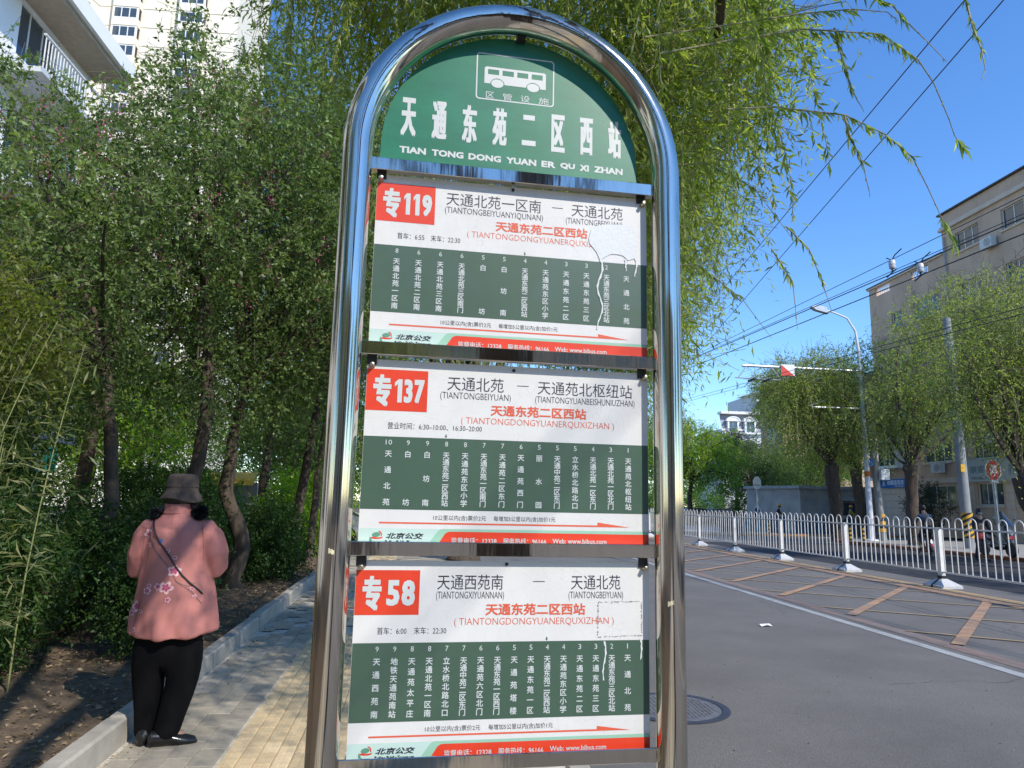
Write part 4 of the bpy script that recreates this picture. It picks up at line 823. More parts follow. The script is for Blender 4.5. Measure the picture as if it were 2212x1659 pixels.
g = G(); g.box(62, 82, 140, 155, -.1, 24.2); g.obj('wall', mat('tower_grey', (.62, .65, .68), .85, 0, .05), tw2); g = G(); g.add([Wt(-1.0, 24.2, 1), Wt(21, 24.2, 1), Wt(21, 25.8, -4), Wt(-1.0, 24.2, -8)], [(0, 1, 2, 3)]); wbox(g, Wt, -1, 21, 24.0, 24.2, -3, 1); g.obj('roof', M_whitew, tw2)
for k in range(7):
    z = 3.2+2.95*k
    for a in (.5, 5.5, 11, 16): g = G(); wbox(g, Wt, a, a+3.2, z, z+.18, 0, 1.2); wbox(g, Wt, a, a+3.2, z+.18, z+1.0, 1.1, 1.2); g.obj('balcony', M_whitew, tw2); window(Wt, (a, a+3.1, z+1.0, z+2.7), tw2, 4, depth=-1.1, fw=.08)
# cream tower behind the garden
ct = thing('cream_tower', (-52, 100, 0), 'tall cream apartment tower with bay windows behind the garden trees', 'building')
Wc = Wall((-52.0, 100), (1, 0)); Wd = Wall((-52.0-.25*16, 100-.97*16), (.25, .97))
hc = []; g = G(); g.add([Wc(0, 0), Wc(19.5, 0), Wc(19.5, 98), Wc(0, 98)], [(0, 1, 2, 3)]); g.add([Wc(19.5, 0), Wc(19.5, 0, -16), Wc(19.5, 98, -16), Wc(19.5, 98)], [(0, 1, 2, 3)])
hd = []
for k in range(4, 33):
    z = 1.2+2.95*k; hd += [(3.5, 12.0, z, z+1.75), (13.2, 14.4, z+.1, z+1.5)]
punched(g, Wd, 0, 16, 0, 98, hd, .25); g.obj('wall', M_cream, ct)
g = G()
for h in hd: interior(g, Wd, h, .8)
g.obj('rooms', M_room, ct, kind='stuff')
for h in hd: window(Wd, h, ct, 6 if h[1]-h[0] > 3 else 1, mat('window_frame_grey', (.45, .48, .5), .5), fw=.09, trans=.35 if h[1]-h[0] > 3 else 0)
g = G(); gt = G()
for k in range(4, 33):
    z = 1.2+2.95*k
    for a in (2.4, 11.5):
        wbox(g, Wc, a, a+3.6, z-1.15, z, .0, 1.1)
        for x in (a, a+3.42): wbox(g, Wc, x, x+.18, z, z+1.7, .9, 1.1)
        window(Wall(Wc(0, 0, 1.05)[:2], (1, 0)), (a+.15, a+3.45, z, z+1.7), ct, 3, depth=0, fw=.14); wbox(gt, Wc, a+.1, a+3.5, z, z+1.7, .05, .9)
    wbox(g, Wc, -.1, 19.6, z+2.3, z+2.42, 0, .08); wbox(g, Wd, 0, 16, z+2.3, z+2.42, 0, .08)
g.obj('bay_panels', M_cream, ct, kind='stuff'); gt.obj('bay_rooms', M_room, ct, kind='stuff')
# white balcony block nearer on the left
wb = thing('balcony_block', (-11, 14, 0), 'white low apartment block with long balconies behind the garden on the left', 'building')
Wb = Wall((-11, -6), (0, 1)); hb = []
for k in range(5):
    z = .95+2.85*k
    for a in (2, 6.5, 11, 15.3, 19.5, 23.6): hb.append((a, a+1.8, z, z+1.5))
g = G(); punched(g, Wb, 0, 27, 0, 14.1, hb); g.add([(-11, 21, 0), (-25, 21, 0), (-25, 21, 14.1), (-11, 21, 14.1)], [(0, 1, 2, 3)]); g.add([(-11, -6, 0), (-25, -6, 0), (-25, -6, 14.1), (-11, -6, 14.1)], [(0, 1, 2, 3)]); g.add([(-11, -6, 14.1), (-11, 21, 14.1), (-25, 21, 14.1), (-25, -6, 14.1)], [(0, 1, 2, 3)]); g.obj('wall', M_whitew, wb)
g = G()
for h in hb: interior(g, Wb, h, .7)
g.obj('rooms', M_room, wb, kind='stuff')
for h in hb: window(Wb, h, wb, 3)
for k in range(1, 5):
    z = .95+2.85*k
    for a in (5.6, 14.4, 22.7):
        g = G(); wbox(g, Wb, a, a+3.6, z-1.0, z-.86, 0, 1.2); wbox(g, Wb, a, a+3.6, z-.05, z+.0, 1.14, 1.2); sl_ = g.obj('balcony', mat('balcony_grey', (.55, .56, .57), .8, 0, .08), wb)
        g = G()
        for q in range(26): x = a+.07+q*.138; wbox(g, Wb, x-.011, x+.011, z-.86, z-.05, 1.16, 1.182)
        g.obj('balusters', M_wpaint, sl_, kind='stuff')
g = G(); wbox(g, Wb, -.5, 27.5, 14.0, 14.2, -1, 1.1); wbox(g, Wb, -.5, 27.5, 14.2, 14.5, 1.0, 1.1); g.obj('eave', M_whitew, wb)
g = G(); wbox(g, Wb, -.4, 27.4, 13.86, 14.0, 0, .95); g.obj('soffit', mat('soffit_tan', (.42, .34, .25), .9), wb)
for a, z in ((9, 3.0), (17.6, 5.9), (22.0, 8.6), (13.4, 11.3), (21.9, 3.0)): ac_unit(Wb, a, z, wb)

# ------------------------------------------------------------------ far side of the street
ps = sheet('pavement_across', 18.95, 28, -20, 34.6, .0, mat('light_paving', (.30, .285, .26), .9, 0, .12, 2, .2, 40), kind='structure')
rk2 = thing('painted_kerb', (18.8, 20, -.12), 'kerb', 'kerb'); del rk2['category']; del rk2['label']; tag(rk2, kind='structure')
kb3 = [G().box(0, .16, .006, .994, 0, .135, b=.02).mesh('kerb_stone', M_redk) for k in range(1)]
for k in range(-18, 14): link('kerb_stone', kb3[0], rk2, (-.0, k*1.0, 0))
cv = [(18.86+1.6*(1-math.cos(a)), 34.0+1.6*math.sin(a)) for a in np.linspace(0, PI/2, 6)]
for p, q in zip(cv[:-1], cv[1:]):
    g = G(); d = Vector((q[0]-p[0], q[1]-p[1])).normalized(); n = Vector((-d.y, d.x))*-.16; pts = [(p[0], p[1]), (q[0], q[1]), (q[0]+n.x, q[1]+n.y), (p[0]+n.x, p[1]+n.y)]
    g.prism(pts, -.12, .015, lambda a, b, c: (a, b, c)); g.obj('kerb_stone', M_redk, rk2)
isl = sheet('corner_pavement', 14.2, 60, 40.5, 60, .0, mat('light_paving', 0), kind='structure')
rk4 = thing('corner_kerb', (14.2, 40.3, -.12), 'k', 'k'); del rk4['category']; del rk4['label']; tag(rk4, kind='structure')
km4 = G().box(0, .99, 0, .16, 0, .14, b=.02).mesh('kerb_stone', mat('orange_kerb', (.42, .22, .10), .8, 0, .25, 5))
for k in range(14): link('kerb_stone', km4, rk4, (k*1.0, .0, 0))
sheet('apron', 20.5, 60, 34.6, 40.4, -.10, mat('concrete_apron', (.33, .32, .29), .9, 0, .15, 1), kind='structure')
# railing down the middle of the road
RX, RZ = 10.6, -.12
PY = [15.0+3.73*k for k in range(-3, 12)]
def rail_base():
    g = G(); a, b, h = .30, .24, .055
    g.add([(-b, -a, 0), (b, -a, 0), (b, a, 0), (-b, a, 0), (-b, -a, h), (b, -a, h), (b, a, h), (-b, a, h), (-.06, -.07, .19), (.06, -.07, .19), (.06, .07, .19), (-.06, .07, .19)],
          [(3, 2, 1, 0)]+[(i+k, (i+1) % 4+k, (i+1) % 4+k+4, i+k+4) for k in (0, 4) for i in range(4)]+[(8, 9, 10, 11)]); return g.mesh('base_block', mat('concrete_block', (.50, .50, .50), .8, 0, .1, 12))
RB = rail_base(); RP = G().box(-.045, .045, -.06, .06, .17, 1.25, b=.006).mesh('post', M_wpaint); RC_ = G().box(-.055, .055, -.075, .075, .16, .25).mesh('strap', M_black)
RS = G().box(-.262, -.1, -.035, .035, .05, .14, Matrix.Rotation(0, 4, 'Z')); RS2 = G(); RS2.add([(-.245, -.035, .06), (-.245, .035, .06), (-.055, .035, .20), (-.055, -.035, .20), (-.25, -.035, .0), (-.25, .035, .0)], [(0, 1, 2, 3), (4, 5, 1, 0)]); RS2 = RS2.mesh('rubber_tongue', M_black)
rl_h = G().box(-.012, .012, .06, 3.67, .30, .335).mesh('rail', M_wpaint); rl_t = G().box(-.012, .012, .06, 3.67, 1.22, 1.25).mesh('rail', M_wpaint)
na = 9; pt = (3.61)/na; ga = G(); r = pt*.275
ga.tube([(0, -r, .335)]+[(0, -r*math.cos(t), 1.34+r*math.sin(t)) for t in np.linspace(0, PI, 9)]+[(0, r, .335)], .0125, 6); HO = ga.mesh('hoop_bar', M_wpaint)
for i, y in enumerate(PY):
    near_ = abs(y-15) < 25
    lb = {2: 'nearest the right edge of the picture', 3: 'second from the right edge', 4: 'below the forked willow', 5: 'below the white lamp pole', 6: 'right of the thick trunk', 7: 'in front of the concrete hut', 8: 'left of the hut', 9: 'next to the steel sign post', 10: 'just behind the steel sign post'}
    t = thing('street_railing', (RX, y, RZ), 'white hooped road railing panel on grey block, '+lb[i-1] if i-1 in lb else 'white hooped road railing panel continuing the line beyond view', 'railing', 'white railing panels along the middle of the road')
    t.rotation_euler = (rng.normal()*.004, rng.normal()*.006, rng.normal()*.006)
    for me in (RB, RP, RC_, RS2, rl_h, rl_t): link(me.name.split('.')[0], me, t)
    for k in range(na): link('hoop_bar', HO, t, (0, .06+pt*(k+.5), 0))
# street lamp with catenary arm
lp = thing('street_lamp', (20.45, 33.8, 0), 'tall white tapered street lamp with curved arm and orange band across the road', 'street lamp')
g = G(); g.tube([(20.45, 33.8, 0), (20.42, 33.8, 4), (20.36, 33.8, 9.3), (20.25, 33.8, 10.3), (19.85, 33.8, 10.95), (19.2, 33.8, 11.2), (18.7, 33.8, 11.32)], [.15, .12, .075, .055, .045, .04, .035], 14); M_lampw = mat('lamp_white', (.66, .66, .70), .4, 0, .06, 3); g.obj('pole', M_lampw, lp, True)
g = G(); g.prism([(18.85, 11.12), (18.75, 11.42), (18.35, 11.52), (18.05, 11.5), (17.98, 11.42), (18.2, 11.28)], 33.66, 33.94, lambda a, b, d: (a, d, b)); g.obj('lamp_head', mat('lamp_grey', (.42, .45, .5), .4, .3, .1), lp)
g = G(); g.lathe([(.136, 3.05), (.136, 3.3)], 16, (20.43, 33.8, 0)); g.obj('orange_band', mat('orange_band', (.55, .13, .02), .6), lp)
g = G(); g.lathe([(.32, 0), (.3, .06), (.16, .08)], 16, (20.45, 33.8, 0)); g.obj('foot', M_lampw, lp)
ca = thing('catenary_arm', (20.4, 33.8, 8.2), 'horizontal grey steel arm carrying the overhead wires with a red and white flag plate', 'wire arm')
M_galv = mat('galvanised', (.46, .48, .50), .45, .6, .1, 6)
g = G(); g.tube([(20.4, 33.75, 8.24), (14.3, 33.75, 8.32)], .065, 8); g.obj('arm', M_galv, ca, True)
g = G(); g.tube([(14.5, 33.7, 8.3), (14.05, 33.7, 7.7)], .03, 6); g.tube([(15.75, 33.7, 8.25), (16.25, 33.7, 7.65)], .03, 6); g.tube([(13.9, 33.7, 7.7), (16.35, 33.7, 7.64)], .028, 6); g.obj('hanger_frame', M_galv, ca, True, kind='stuff')
g = G(); g.box(16.22, 16.88, 33.60, 33.64, 7.86, 8.42); fp = g.obj('flag_plate', mat('flag_white', (.75, .76, .78), .5), ca)
g = G(); g.add([(16.22, 33.596, 8.40), (16.22, 33.596, 7.86), (16.87, 33.596, 7.86)], [(0, 1, 2)]); g.obj('red_triangle', mat('flag_red', (.62, .05, .03), .5), fp)
g = G()
for x in (14.75, 15.5): g.tube([(x, 33.3, 7.62), (x, 34.1, 7.62)], .06, 8)
g.obj('insulators', M_dark, ca, kind='stuff')
a2 = thing('lower_arm', (20.4, 33.8, 6.37), 'lower thin steel arm with a slanted brace below the wire arm', 'wire arm')
g = G(); g.tube([(20.4, 33.82, 6.37), (17.8, 33.82, 6.38)], .05, 8); g.tube([(17.6, 33.82, 6.42), (18.5, 33.82, 6.72)], .035, 6); g.obj('tubes', M_galv, a2, True, kind='stuff')
# concrete utility pole with box
up = thing('utility_pole', (21.0, 33.9, 0), 'grey concrete utility pole with white meter box and yellow black band beside the lamp', 'utility pole')
g = G(); g.tube([(21.1, 33.9, 0), (20.6, 33.9, 8.2)], [.17, .13], 14); M_cpole = mat('concrete_pole', (.24, .25, .25), .85, 0, .12, 4); g.obj('pole', M_cpole, up, True)
g = G(); g.box(21.0, 21.42, 33.55, 33.8, 2.9, 3.42, b=.02); g.obj('meter_box', mat('box_white', (.68, .70, .70), .5), up)
g = G(); g.box(20.5, 20.68, 33.62, 33.66, 3.55, 3.88); g.obj('blue_plate', mat('blue_plate', (.02, .15, .45), .5), up)
M_sy = mat('safety_yellow', (.62, .33, .02), .6)
for k in range(5): g = G(); g.lathe([(.182, .42+.17*k), (.180, .585+.17*k)], 16, (21.07, 33.9, 0)); g.obj('band', M_sy if k % 2 == 0 else M_black, up)
bp_ = thing('utility_pole', (21.0, 28, 0), 'thick grey concrete pole with diagonal yellow and black stripes at its foot', 'utility pole')
g = G(); g.tube([(21.05, 28, 0), (20.95, 28, 6), (20.85, 28, 9.5)], [.20, .175, .155], 16); g.obj('pole', M_cpole, bp_, True)
g = G(); k_ = 24; vsy = []
def stripe(i, h, r=.212): a = 2*PI*i/k_; return (21.04+r*math.cos(a), 28+r*math.sin(a), h)
gy, gk = G(), G()
for i in range(k_):
    for q in range(-6, 14):
        z0 = .42+q*.11+i*.0275; z1 = z0+.11; z2 = z0+.0275; z3 = z1+.0275
        c = lambda v: min(1.42, max(.42, v))
        if c(z1) <= c(z0): continue
        (gy if q % 2 else gk).add([stripe(i, c(z0)), stripe(i+1, c(z2)), stripe(i+1, c(z3)), stripe(i, c(z1))], [(0, 1, 2, 3)])
gy.obj('yellow_stripes', M_sy, bp_, kind='stuff'); gk.obj('black_stripes', M_black, bp_, kind='stuff')
g = G(); g.box(20.74, 20.92, 27.70, 27.78, 3.05, 3.35); g.obj('yellow_plate', M_sy, bp_)
# stop sign
st = thing('stop_sign', (18.2, 22.7, 0), 'red octagonal stop sign with white character on a grey pole', 'traffic sign')
g = G(); g.tube([(18.2, 22.75, 0), (18.12, 22.75, 3.0)], .045, 10); g.obj('pole', M_galv, st, True)
oc = lambda r, y: [(18.12+.8*r*math.cos(PI/8+k*PI/4), y, 2.84+r*math.sin(PI/8+k*PI/4)) for k in range(8)]
g = G(); A, B = oc(.37, 22.69), oc(.37, 22.70); g.add(A+B, [tuple(range(7, -1, -1)), tuple(range(8, 16))]+[(i, (i+1) % 8, 8+(i+1) % 8, 8+i) for i in range(8)]); pl_ = g.obj('plate', mat('sign_white_edge', (.75, .75, .75), .5), st)
g = G(); g.add(oc(.335, 22.686), [tuple(range(8))]); g.obj('red_face', mat('sign_red', (.52, .015, .02), .4), pl_)
g = G(); text(g, '停', 17.97, 18.27, 2.64, 3.04, 22.682, .012, .004); g.obj('lettering', mat('sign_white_edge', 0), pl_)
g = G(); g.box(17.98, 18.26, 22.67, 22.70, 2.44, 2.485); g.obj('plate_edge', mat('sign_white_edge', 0), st)
sb = thing('stop_sign', (14.05, 42.5, 0), 'grey back of an octagonal road sign on a thin post before the concrete hut', 'traffic sign')
g = G(); g.tube([(14.05*1.33, 42.5, 0), (14.02*1.33, 42.5, 3.2)], .05, 8); g.obj('pole', M_galv, sb, True)
g = G(); X0 = 14.03*1.33; A = [(X0+.27*math.cos(PI/8+k*PI/4), 42.44, 2.93+.40*math.sin(PI/8+k*PI/4)) for k in range(8)]; B = [(a[0], 42.46, a[2]) for a in A]; g.add(A+B, [tuple(range(7, -1, -1)), tuple(range(8, 16))]+[(i, (i+1) % 8, 8+(i+1) % 8, 8+i) for i in range(8)]); g.obj('plate', M_galv, sb)
g = G(); g.box(X0-.16, X0+.16, 42.40, 42.44, 2.78, 2.82); g.obj('clamp', M_dark, sb)
# overhead wires
M_wire = mat('wire', (.02, .02, .022), .5)
def wire(label, a, b, sag=.0, r=.009):
    a, b = Vector(a), Vector(b); d = (b-a)/(b.y-a.y); p0, p1 = a-d*(a.y+30), a+d*(110-a.y); g = G()
    g.tube([p0.lerp(p1, i/24) for i in range(25)], r, 5, False); g.obj('overhead_wire', M_wire, None, label=label, cat='wire', group='overhead wires along the street')
wire('steep black overhead wire crossing the blue sky, left of the two steepest', (5.18, 6.31, 6.7), (5.79, 10.8, 6.7), r=.007)
wire('steep black overhead wire crossing the blue sky, right of the two steepest', (5.57, 6.26, 6.7), (6.57, 12.2, 6.7), r=.007)
wire('uppermost wire passing the roof step, carrying the first white insulator', (10.9, 12.2, 7.5), (10.6, 16.9, 7.5), r=.009)
wire('double wire just under the first insulator', (10.57, 11.9, 6.9), (9.9, 19, 6.95), r=.013)
wire('wire crossing the top floor windows between the insulators', (10.62, 11.95, 7.0), (10.0, 19, 7.05), r=.008)
wire('thick wire below the insulators in front of the tan facade', (10.57, 11.95, 6.6), (9.82, 20.8, 6.7), r=.013)
wire('lower wire in front of the right hand willow crowns', (12.6, 14.4, 5.96), (15.0, 33.8, 7.62), r=.011)
wire('lowest wire in front of the right hand willow crowns', (12.9, 14.9, 5.92), (15.5, 33.8, 7.60), r=.011)
for i, (x, y, z, lb) in enumerate(((10.36, 15.6, 7.22, 'first white porcelain insulator hanging in the overhead wires, above the lamp'), (10.85, 15.3, 7.06, 'second white porcelain insulator, in front of the parapet grille'))):
    t = thing('insulator', (x, y, z), lb, 'insulator'); g = G(); g.lathe([(.06, -.11), (.075, -.09), (.075, -.03), (.06, -.02), (.075, -.01), (.075, .07), (.055, .10)], 14, (x, y, z)); g.obj('porcelain', mat('porcelain', (.55, .55, .56), .3), t, True)
    g = G(); g.tube([(x-.1, y-.3, z-.22), (x, y, z-.19), (x+.02, y+.25, z-.24)], .018, 6); g.tube([(x, y, z-.2), (x, y, z-.1)], .02, 6); g.tube([(x, y, z+.1), (x+.02, y-.1, z+.2), (x+.05, y-.32, z+.28)], .014, 6); g.tube([(x, y, z+.1), (x, y+.2, z+.22)], .014, 6); g.obj('hooks', M_dark, t, True, kind='stuff')
# concrete hut
hz_ = thing('concrete_hut', (26, 48.5, 0), 'low grey rendered hut with flat canopies and dark windows across the side street', 'hut')
M_hut = mat('hut_render', (.40, .37, .33), .9, 0, .22, 1.2, .2, 20, detail=7)
Wh = Wall((23.4, 46.6), (1, .10)); Wh2 = Wall((21.4, 50.5), (2.0, -3.9)); hh = [(2.2, 5.2, 1.05, 1.85), (7.0, 10.2, 1.05, 1.85), (11.6, 13.6, 1.05, 1.85)]
g = G(); punched(g, Wh, 0, 16, -.1, 2.75, hh); g.add([Wh2(0, -.1), Wh2(4.38, -.1), Wh2(4.38, 2.75), Wh2(0, 2.75)], [(0, 1, 2, 3)]); g.add([(21.4, 50.5, 2.75), (23.4, 46.6, 2.75), Wh(16, 2.75), Wh(16, 2.75, -8), (21.4, 56, 2.75)], [(0, 1, 2, 3, 4)]); g.obj('wall', M_hut, hz_)
g = G(); wbox(g, Wh, -.2, 16, 2.75, 2.95, -.2, .25); wbox(g, Wh2, -.1, 4.6, 2.75, 2.95, -.2, .2); g.obj('roof_edge', M_conc, hz_)
for h in hh:
    g = G(); wbox(g, Wh, h[0]-.2, h[1]+.2, h[3]+.15, h[3]+.38, 0, .75); g.obj('canopy', M_conc, hz_); window(Wh, h, hz_, 4, M_dark)
g = G()
for h in hh: interior(g, Wh, h, .6)
g.obj('rooms', M_room, hz_, kind='stuff')
g = G(); k_ = 20; g.add([Wh2(.9+.35*math.cos(t), 1.1+.5*math.sin(t), .03) for t in np.linspace(0, 2*PI, k_, False)], [tuple(range(k_))]); g.obj('round_vent', mat('white_ring', (.6, .6, .58), .8), hz_)
g = G(); g.add([Wh2(.9+.24*math.cos(t), 1.1+.38*math.sin(t), .04) for t in np.linspace(0, 2*PI, k_, False)], [tuple(range(k_))]); g.obj('vent_hole', M_room, hz_)
# blue hoarding sheets on the corner
for (x0, x1, y, z0, lb) in ((16.2, 20.2, 42.2, .95, 'low teal blue cloth fence before the concrete hut, left stretch'), (20.4, 24.8, 41.4, .9, 'low dark blue cloth fence before the concrete hut, right stretch')):
    t = thing('cloth_fence', (x0, y, 0), lb, 'fence'); g = G(); n_ = 24; vs = [(x0+(x1-x0)*i/n_, y+.06*math.sin(i*1.7), z) for z in (0, z0) for i in range(n_+1)]
    g.add(vs, [(i, i+1, n_+2+i, n_+1+i) for i in range(n_)]); g.obj('cloth', mat('blue_cloth', (.03, .10, .16), .8, 0, .25, 3), t)
    for k in range(4): x = x0+(x1-x0)*k/3; g = G(); g.tube([(x, y-.05, 0), (x, y-.05, z0+.1)], .025, 6); g.obj('post', M_galv, t)
# bollards
def bollard(x, y, label):
    t = thing('bollard', (x, y, 0), label, 'bollard', 'yellow and black bollards')
    for k in range(6): g = G(); g.lathe([(.06, .1*k), (.06, .1*k+.1)], 12, (x, y, 0)); g.obj('band', M_sy if k % 2 else M_black, t)
    g = G(); g.lathe([(.06, .6), (.045, .65), (.01, .67)], 12, (x, y, 0)); g.obj('cap', M_black, t, True)
bollard(19.7, 33.2, 'yellow black banded bollard left of the white lamp pole'); bollard(18.9*1.02, 33.6, 'yellow black banded bollard between railing post and tree trunk'); bollard(18.6, 40.9, 'yellow black banded bollard on the far corner pavement')
# traffic cone
cn = thing('traffic_cone', (19.3, 27.9, 0), 'red and white traffic cone standing on the far pavement edge', 'traffic cone')
g = G(); g.box(19.1, 19.5, 27.7, 28.1, 0, .04); g.obj('foot', M_black, cn)
for k in range(4): g = G(); r0, r1 = .15-.032*k, .15-.032*(k+1); g.lathe([(r0, .04+.15*k), (r1, .19+.15*k)], 16, (19.3, 27.9, 0)); g.obj('band', mat('cone_red', (.45, .03, .02), .5) if k % 2 == 0 else M_wframe, cn)

# ------------------------------------------------------------------ trees across the road
def rwillow(base, top, r, lobes, n, label, L=.11, W=.035, **kw):
    t = thing('willow_tree', base, label, 'tree', 'pollarded willows across the road')
    g = G(); b, a = Vector(base), Vector(top); g.tube([b.lerp(a, i/7)+Vector(rng.normal(size=3))*r*.12 for i in range(8)], [r*(1.25 if i == 0 else 1.0+.06*rng.normal()+.04*i) for i in range(8)], 14)
    for k in range(4): q = a+Vector((rng.normal()*r*.7, rng.normal()*r*.4, rng.normal()*r*.6)); g.tube([a-Vector((0, 0, .3)), q, q+Vector((0, 0, .22))], [r*.8, r*.62, r*.25], 9)
    g.obj('trunk', M_bark, t, True); C, O = sample_lobes(lobes, 300, .6); g = G(); limbs(g, top, C[:16], r*.36, 7, .06); g.obj('limbs', M_bark, t, True)
    C, O = sample_lobes([(l[0], l[1], l[2]-.25, l[3]*1.12, l[4]*1.1, l[5]*1.12) for l in lobes], int(n*2.3), .45); V, tn, A, B = clump_leaves(C, O, 46, .6, L*1.15, W*1.2, .55, 5); npmesh('crown', V, 4, L_willow2, t, tn, kind='stuff')
    npmesh('twigs', ribbons(A, B, .006), 4, M_twig2, t, kind='stuff')
    willow_shoots(t, lobes, n//2, .5, 1.6, 6, 4, L, W*.8, L_willow2, .006, 2.2); return t
rwillow((19.35, 34.8, 0), (19.2, 34.8, 3.6), .27, [(17.6, 35, 6.6, 1.8, 2.2, 2.3), (20.2, 35.2, 6.4, 1.6, 2.2, 2.0), (19.0, 35, 8.2, 1.9, 2.0, 1.5), (16.8, 35.2, 8.0, 1.2, 1.4, .9)], 340, 'pollarded willow with thick dark trunk just left of the white lamp pole')
rwillow((20.2, 30.2, 0), (20.25, 30.2, 3.4), .22, [(20.6, 30.4, 6.6, 1.9, 2.2, 1.9), (22.4, 30.5, 7.4, 1.8, 2.0, 1.9), (19.4, 30.6, 5.6, 1.4, 1.6, 1.2), (21.0, 27.0, 7.2, 1.6, 1.0, 1.6), (22.2, 31, 9.6, 2.1, 1.8, 1.9), (24.8, 31.4, 10.8, 2.2, 1.6, 2.2), (25.0, 31, 7.4, 1.8, 1.5, 1.6)], 420, 'pollarded willow whose trunk forks left of the striped utility pole')
rwillow((17.3, 19.6, -.0), (16.75, 19.8, 2.5), .24, [(17.0, 20.4, 5.2, 1.5, 1.6, 1.5), (18.2, 20.2, 6.2, 1.4, 1.5, 1.4), (19.4, 20, 5.0, 1.5, 1.6, 1.9), (17.4, 20.2, 7.6, 1.2, 1.4, 1.4), (15.9, 20.4, 6.2, .9, 1.2, 1.0)], 360, 'nearest pollarded willow leaning in at the right edge behind the stop sign', L=.09, W=.028)
rwillow((23.6, 39.8, 0), (23.4, 39.8, 3.8), .24, [(22.6, 40.5, 7.2, 2.4, 2.2, 2.8), (19.8, 40.5, 8.4, 1.8, 2.0, 1.8), (24.6, 39.8, 9.2, 2.0, 2.0, 2.2)], 300, 'willow beyond the lamp pole at the side street corner', L=.13, W=.045)
mt = 'trees at the far end of the street'
tree('roundheaded_tree', 'bright fresh green tree right of the sign at the far street end', 'tree', [(18.8, 55, 0), (18.8, 55, 2.4), (19.0, 55, 3.4)], [.2, .16, .14], [(18.0, 55, 5.6, 3.0, 2.4, 2.8), (20.6, 54.6, 5.0, 2.4, 2, 2.6), (16, 55.4, 4.6, 1.8, 2, 2.0)], 560, 46, .6, .15, .075, L_bright, 22, mt, twr=.008)
tree('roundheaded_tree', 'mid green feathery tree left of the concrete hut', 'tree', [(24.6, 57, 0), (24.6, 57, 2.4), (24.7, 57, 3.4)], [.2, .16, .14], [(24.6, 57, 4.8, 2.6, 2.2, 2.2), (26.6, 56.8, 4.2, 2.0, 2, 1.8), (22.4, 57, 4.6, 1.8, 2, 1.8)], 500, 46, .6, .14, .05, L_mid, 20, mt, twr=.008)
tree('willow_tree', 'tall pale willow crown rising behind the bright green tree', 'tree', [(20.5, 66, 0), (20.5, 66, 4), (20.6, 66, 6)], [.3, .25, .2], [(19.8, 66, 8.0, 3.2, 2.6, 3.0), (22.2, 66, 7.0, 2.6, 2.4, 2.4), (17, 67, 7.2, 2.6, 2.4, 2.6)], 640, 46, .75, .17, .06, L_willow2, 24, mt, droop=.6, twr=.008)
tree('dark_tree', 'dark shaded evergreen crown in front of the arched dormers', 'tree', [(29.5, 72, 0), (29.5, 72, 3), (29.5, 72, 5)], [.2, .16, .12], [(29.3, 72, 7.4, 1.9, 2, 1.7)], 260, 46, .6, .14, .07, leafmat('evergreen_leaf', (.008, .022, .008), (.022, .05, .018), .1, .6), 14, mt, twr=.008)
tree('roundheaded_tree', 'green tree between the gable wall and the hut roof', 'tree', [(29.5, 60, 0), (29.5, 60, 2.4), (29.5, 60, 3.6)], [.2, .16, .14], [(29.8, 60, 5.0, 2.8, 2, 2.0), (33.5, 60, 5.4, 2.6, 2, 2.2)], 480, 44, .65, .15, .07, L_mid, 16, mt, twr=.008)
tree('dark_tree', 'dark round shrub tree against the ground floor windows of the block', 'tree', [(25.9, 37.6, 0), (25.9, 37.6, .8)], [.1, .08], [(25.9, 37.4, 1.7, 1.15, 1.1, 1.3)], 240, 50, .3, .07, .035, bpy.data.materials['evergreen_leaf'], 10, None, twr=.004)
for i, (x, y, h, rr, lb) in enumerate(((6, 92, 9, 5, 'far street tree seen through the sign gap'), (-2, 70, 9, 4.5, 'far street tree behind the sign'), (-9, 44, 9, 4.5, 'far tree behind the yellow kiosk'), (-16, 40, 9, 5, 'far tree between the two left buildings'), (14.5, 84, 8, 4, 'far tree at the end of the street, right of the sign'), (36, 78, 9, 4, 'far tree behind the gable wall'), (-5.5, 31, 7.5, 3.2, 'tree behind the silver car by the garden'), (-12.5, 27, 8, 3.6, 'tree right of the white balcony block'))):
    tree('far_tree', lb, 'tree', [(x, y, 0), (x, y, h*.3), (x, y, h*.45)], [.25, .2, .15], [(x, y, h*.6, rr, rr*.8, h*.38)], 330, 40, .9, .2, .1, (L_mid, L_bright, L_dark)[i % 3], 14, mt, twr=.01)
wd_ = thing('distant_wood', (0, 150, 0), 'far belt of trees closing the street', 'wood'); wd_['kind'] = 'stuff'
C, O = sample_lobes([(x, 150+8*math.sin(x), 4.5, 9, 5, 5.5) for x in range(-140, 160, 12)], 2600, .5); V, tn, A, B = clump_leaves(C, O, 30, 1.6, .5, .3, .1, 5); npmesh('foliage', V, 4, L_mid, wd_, tn, kind='stuff')

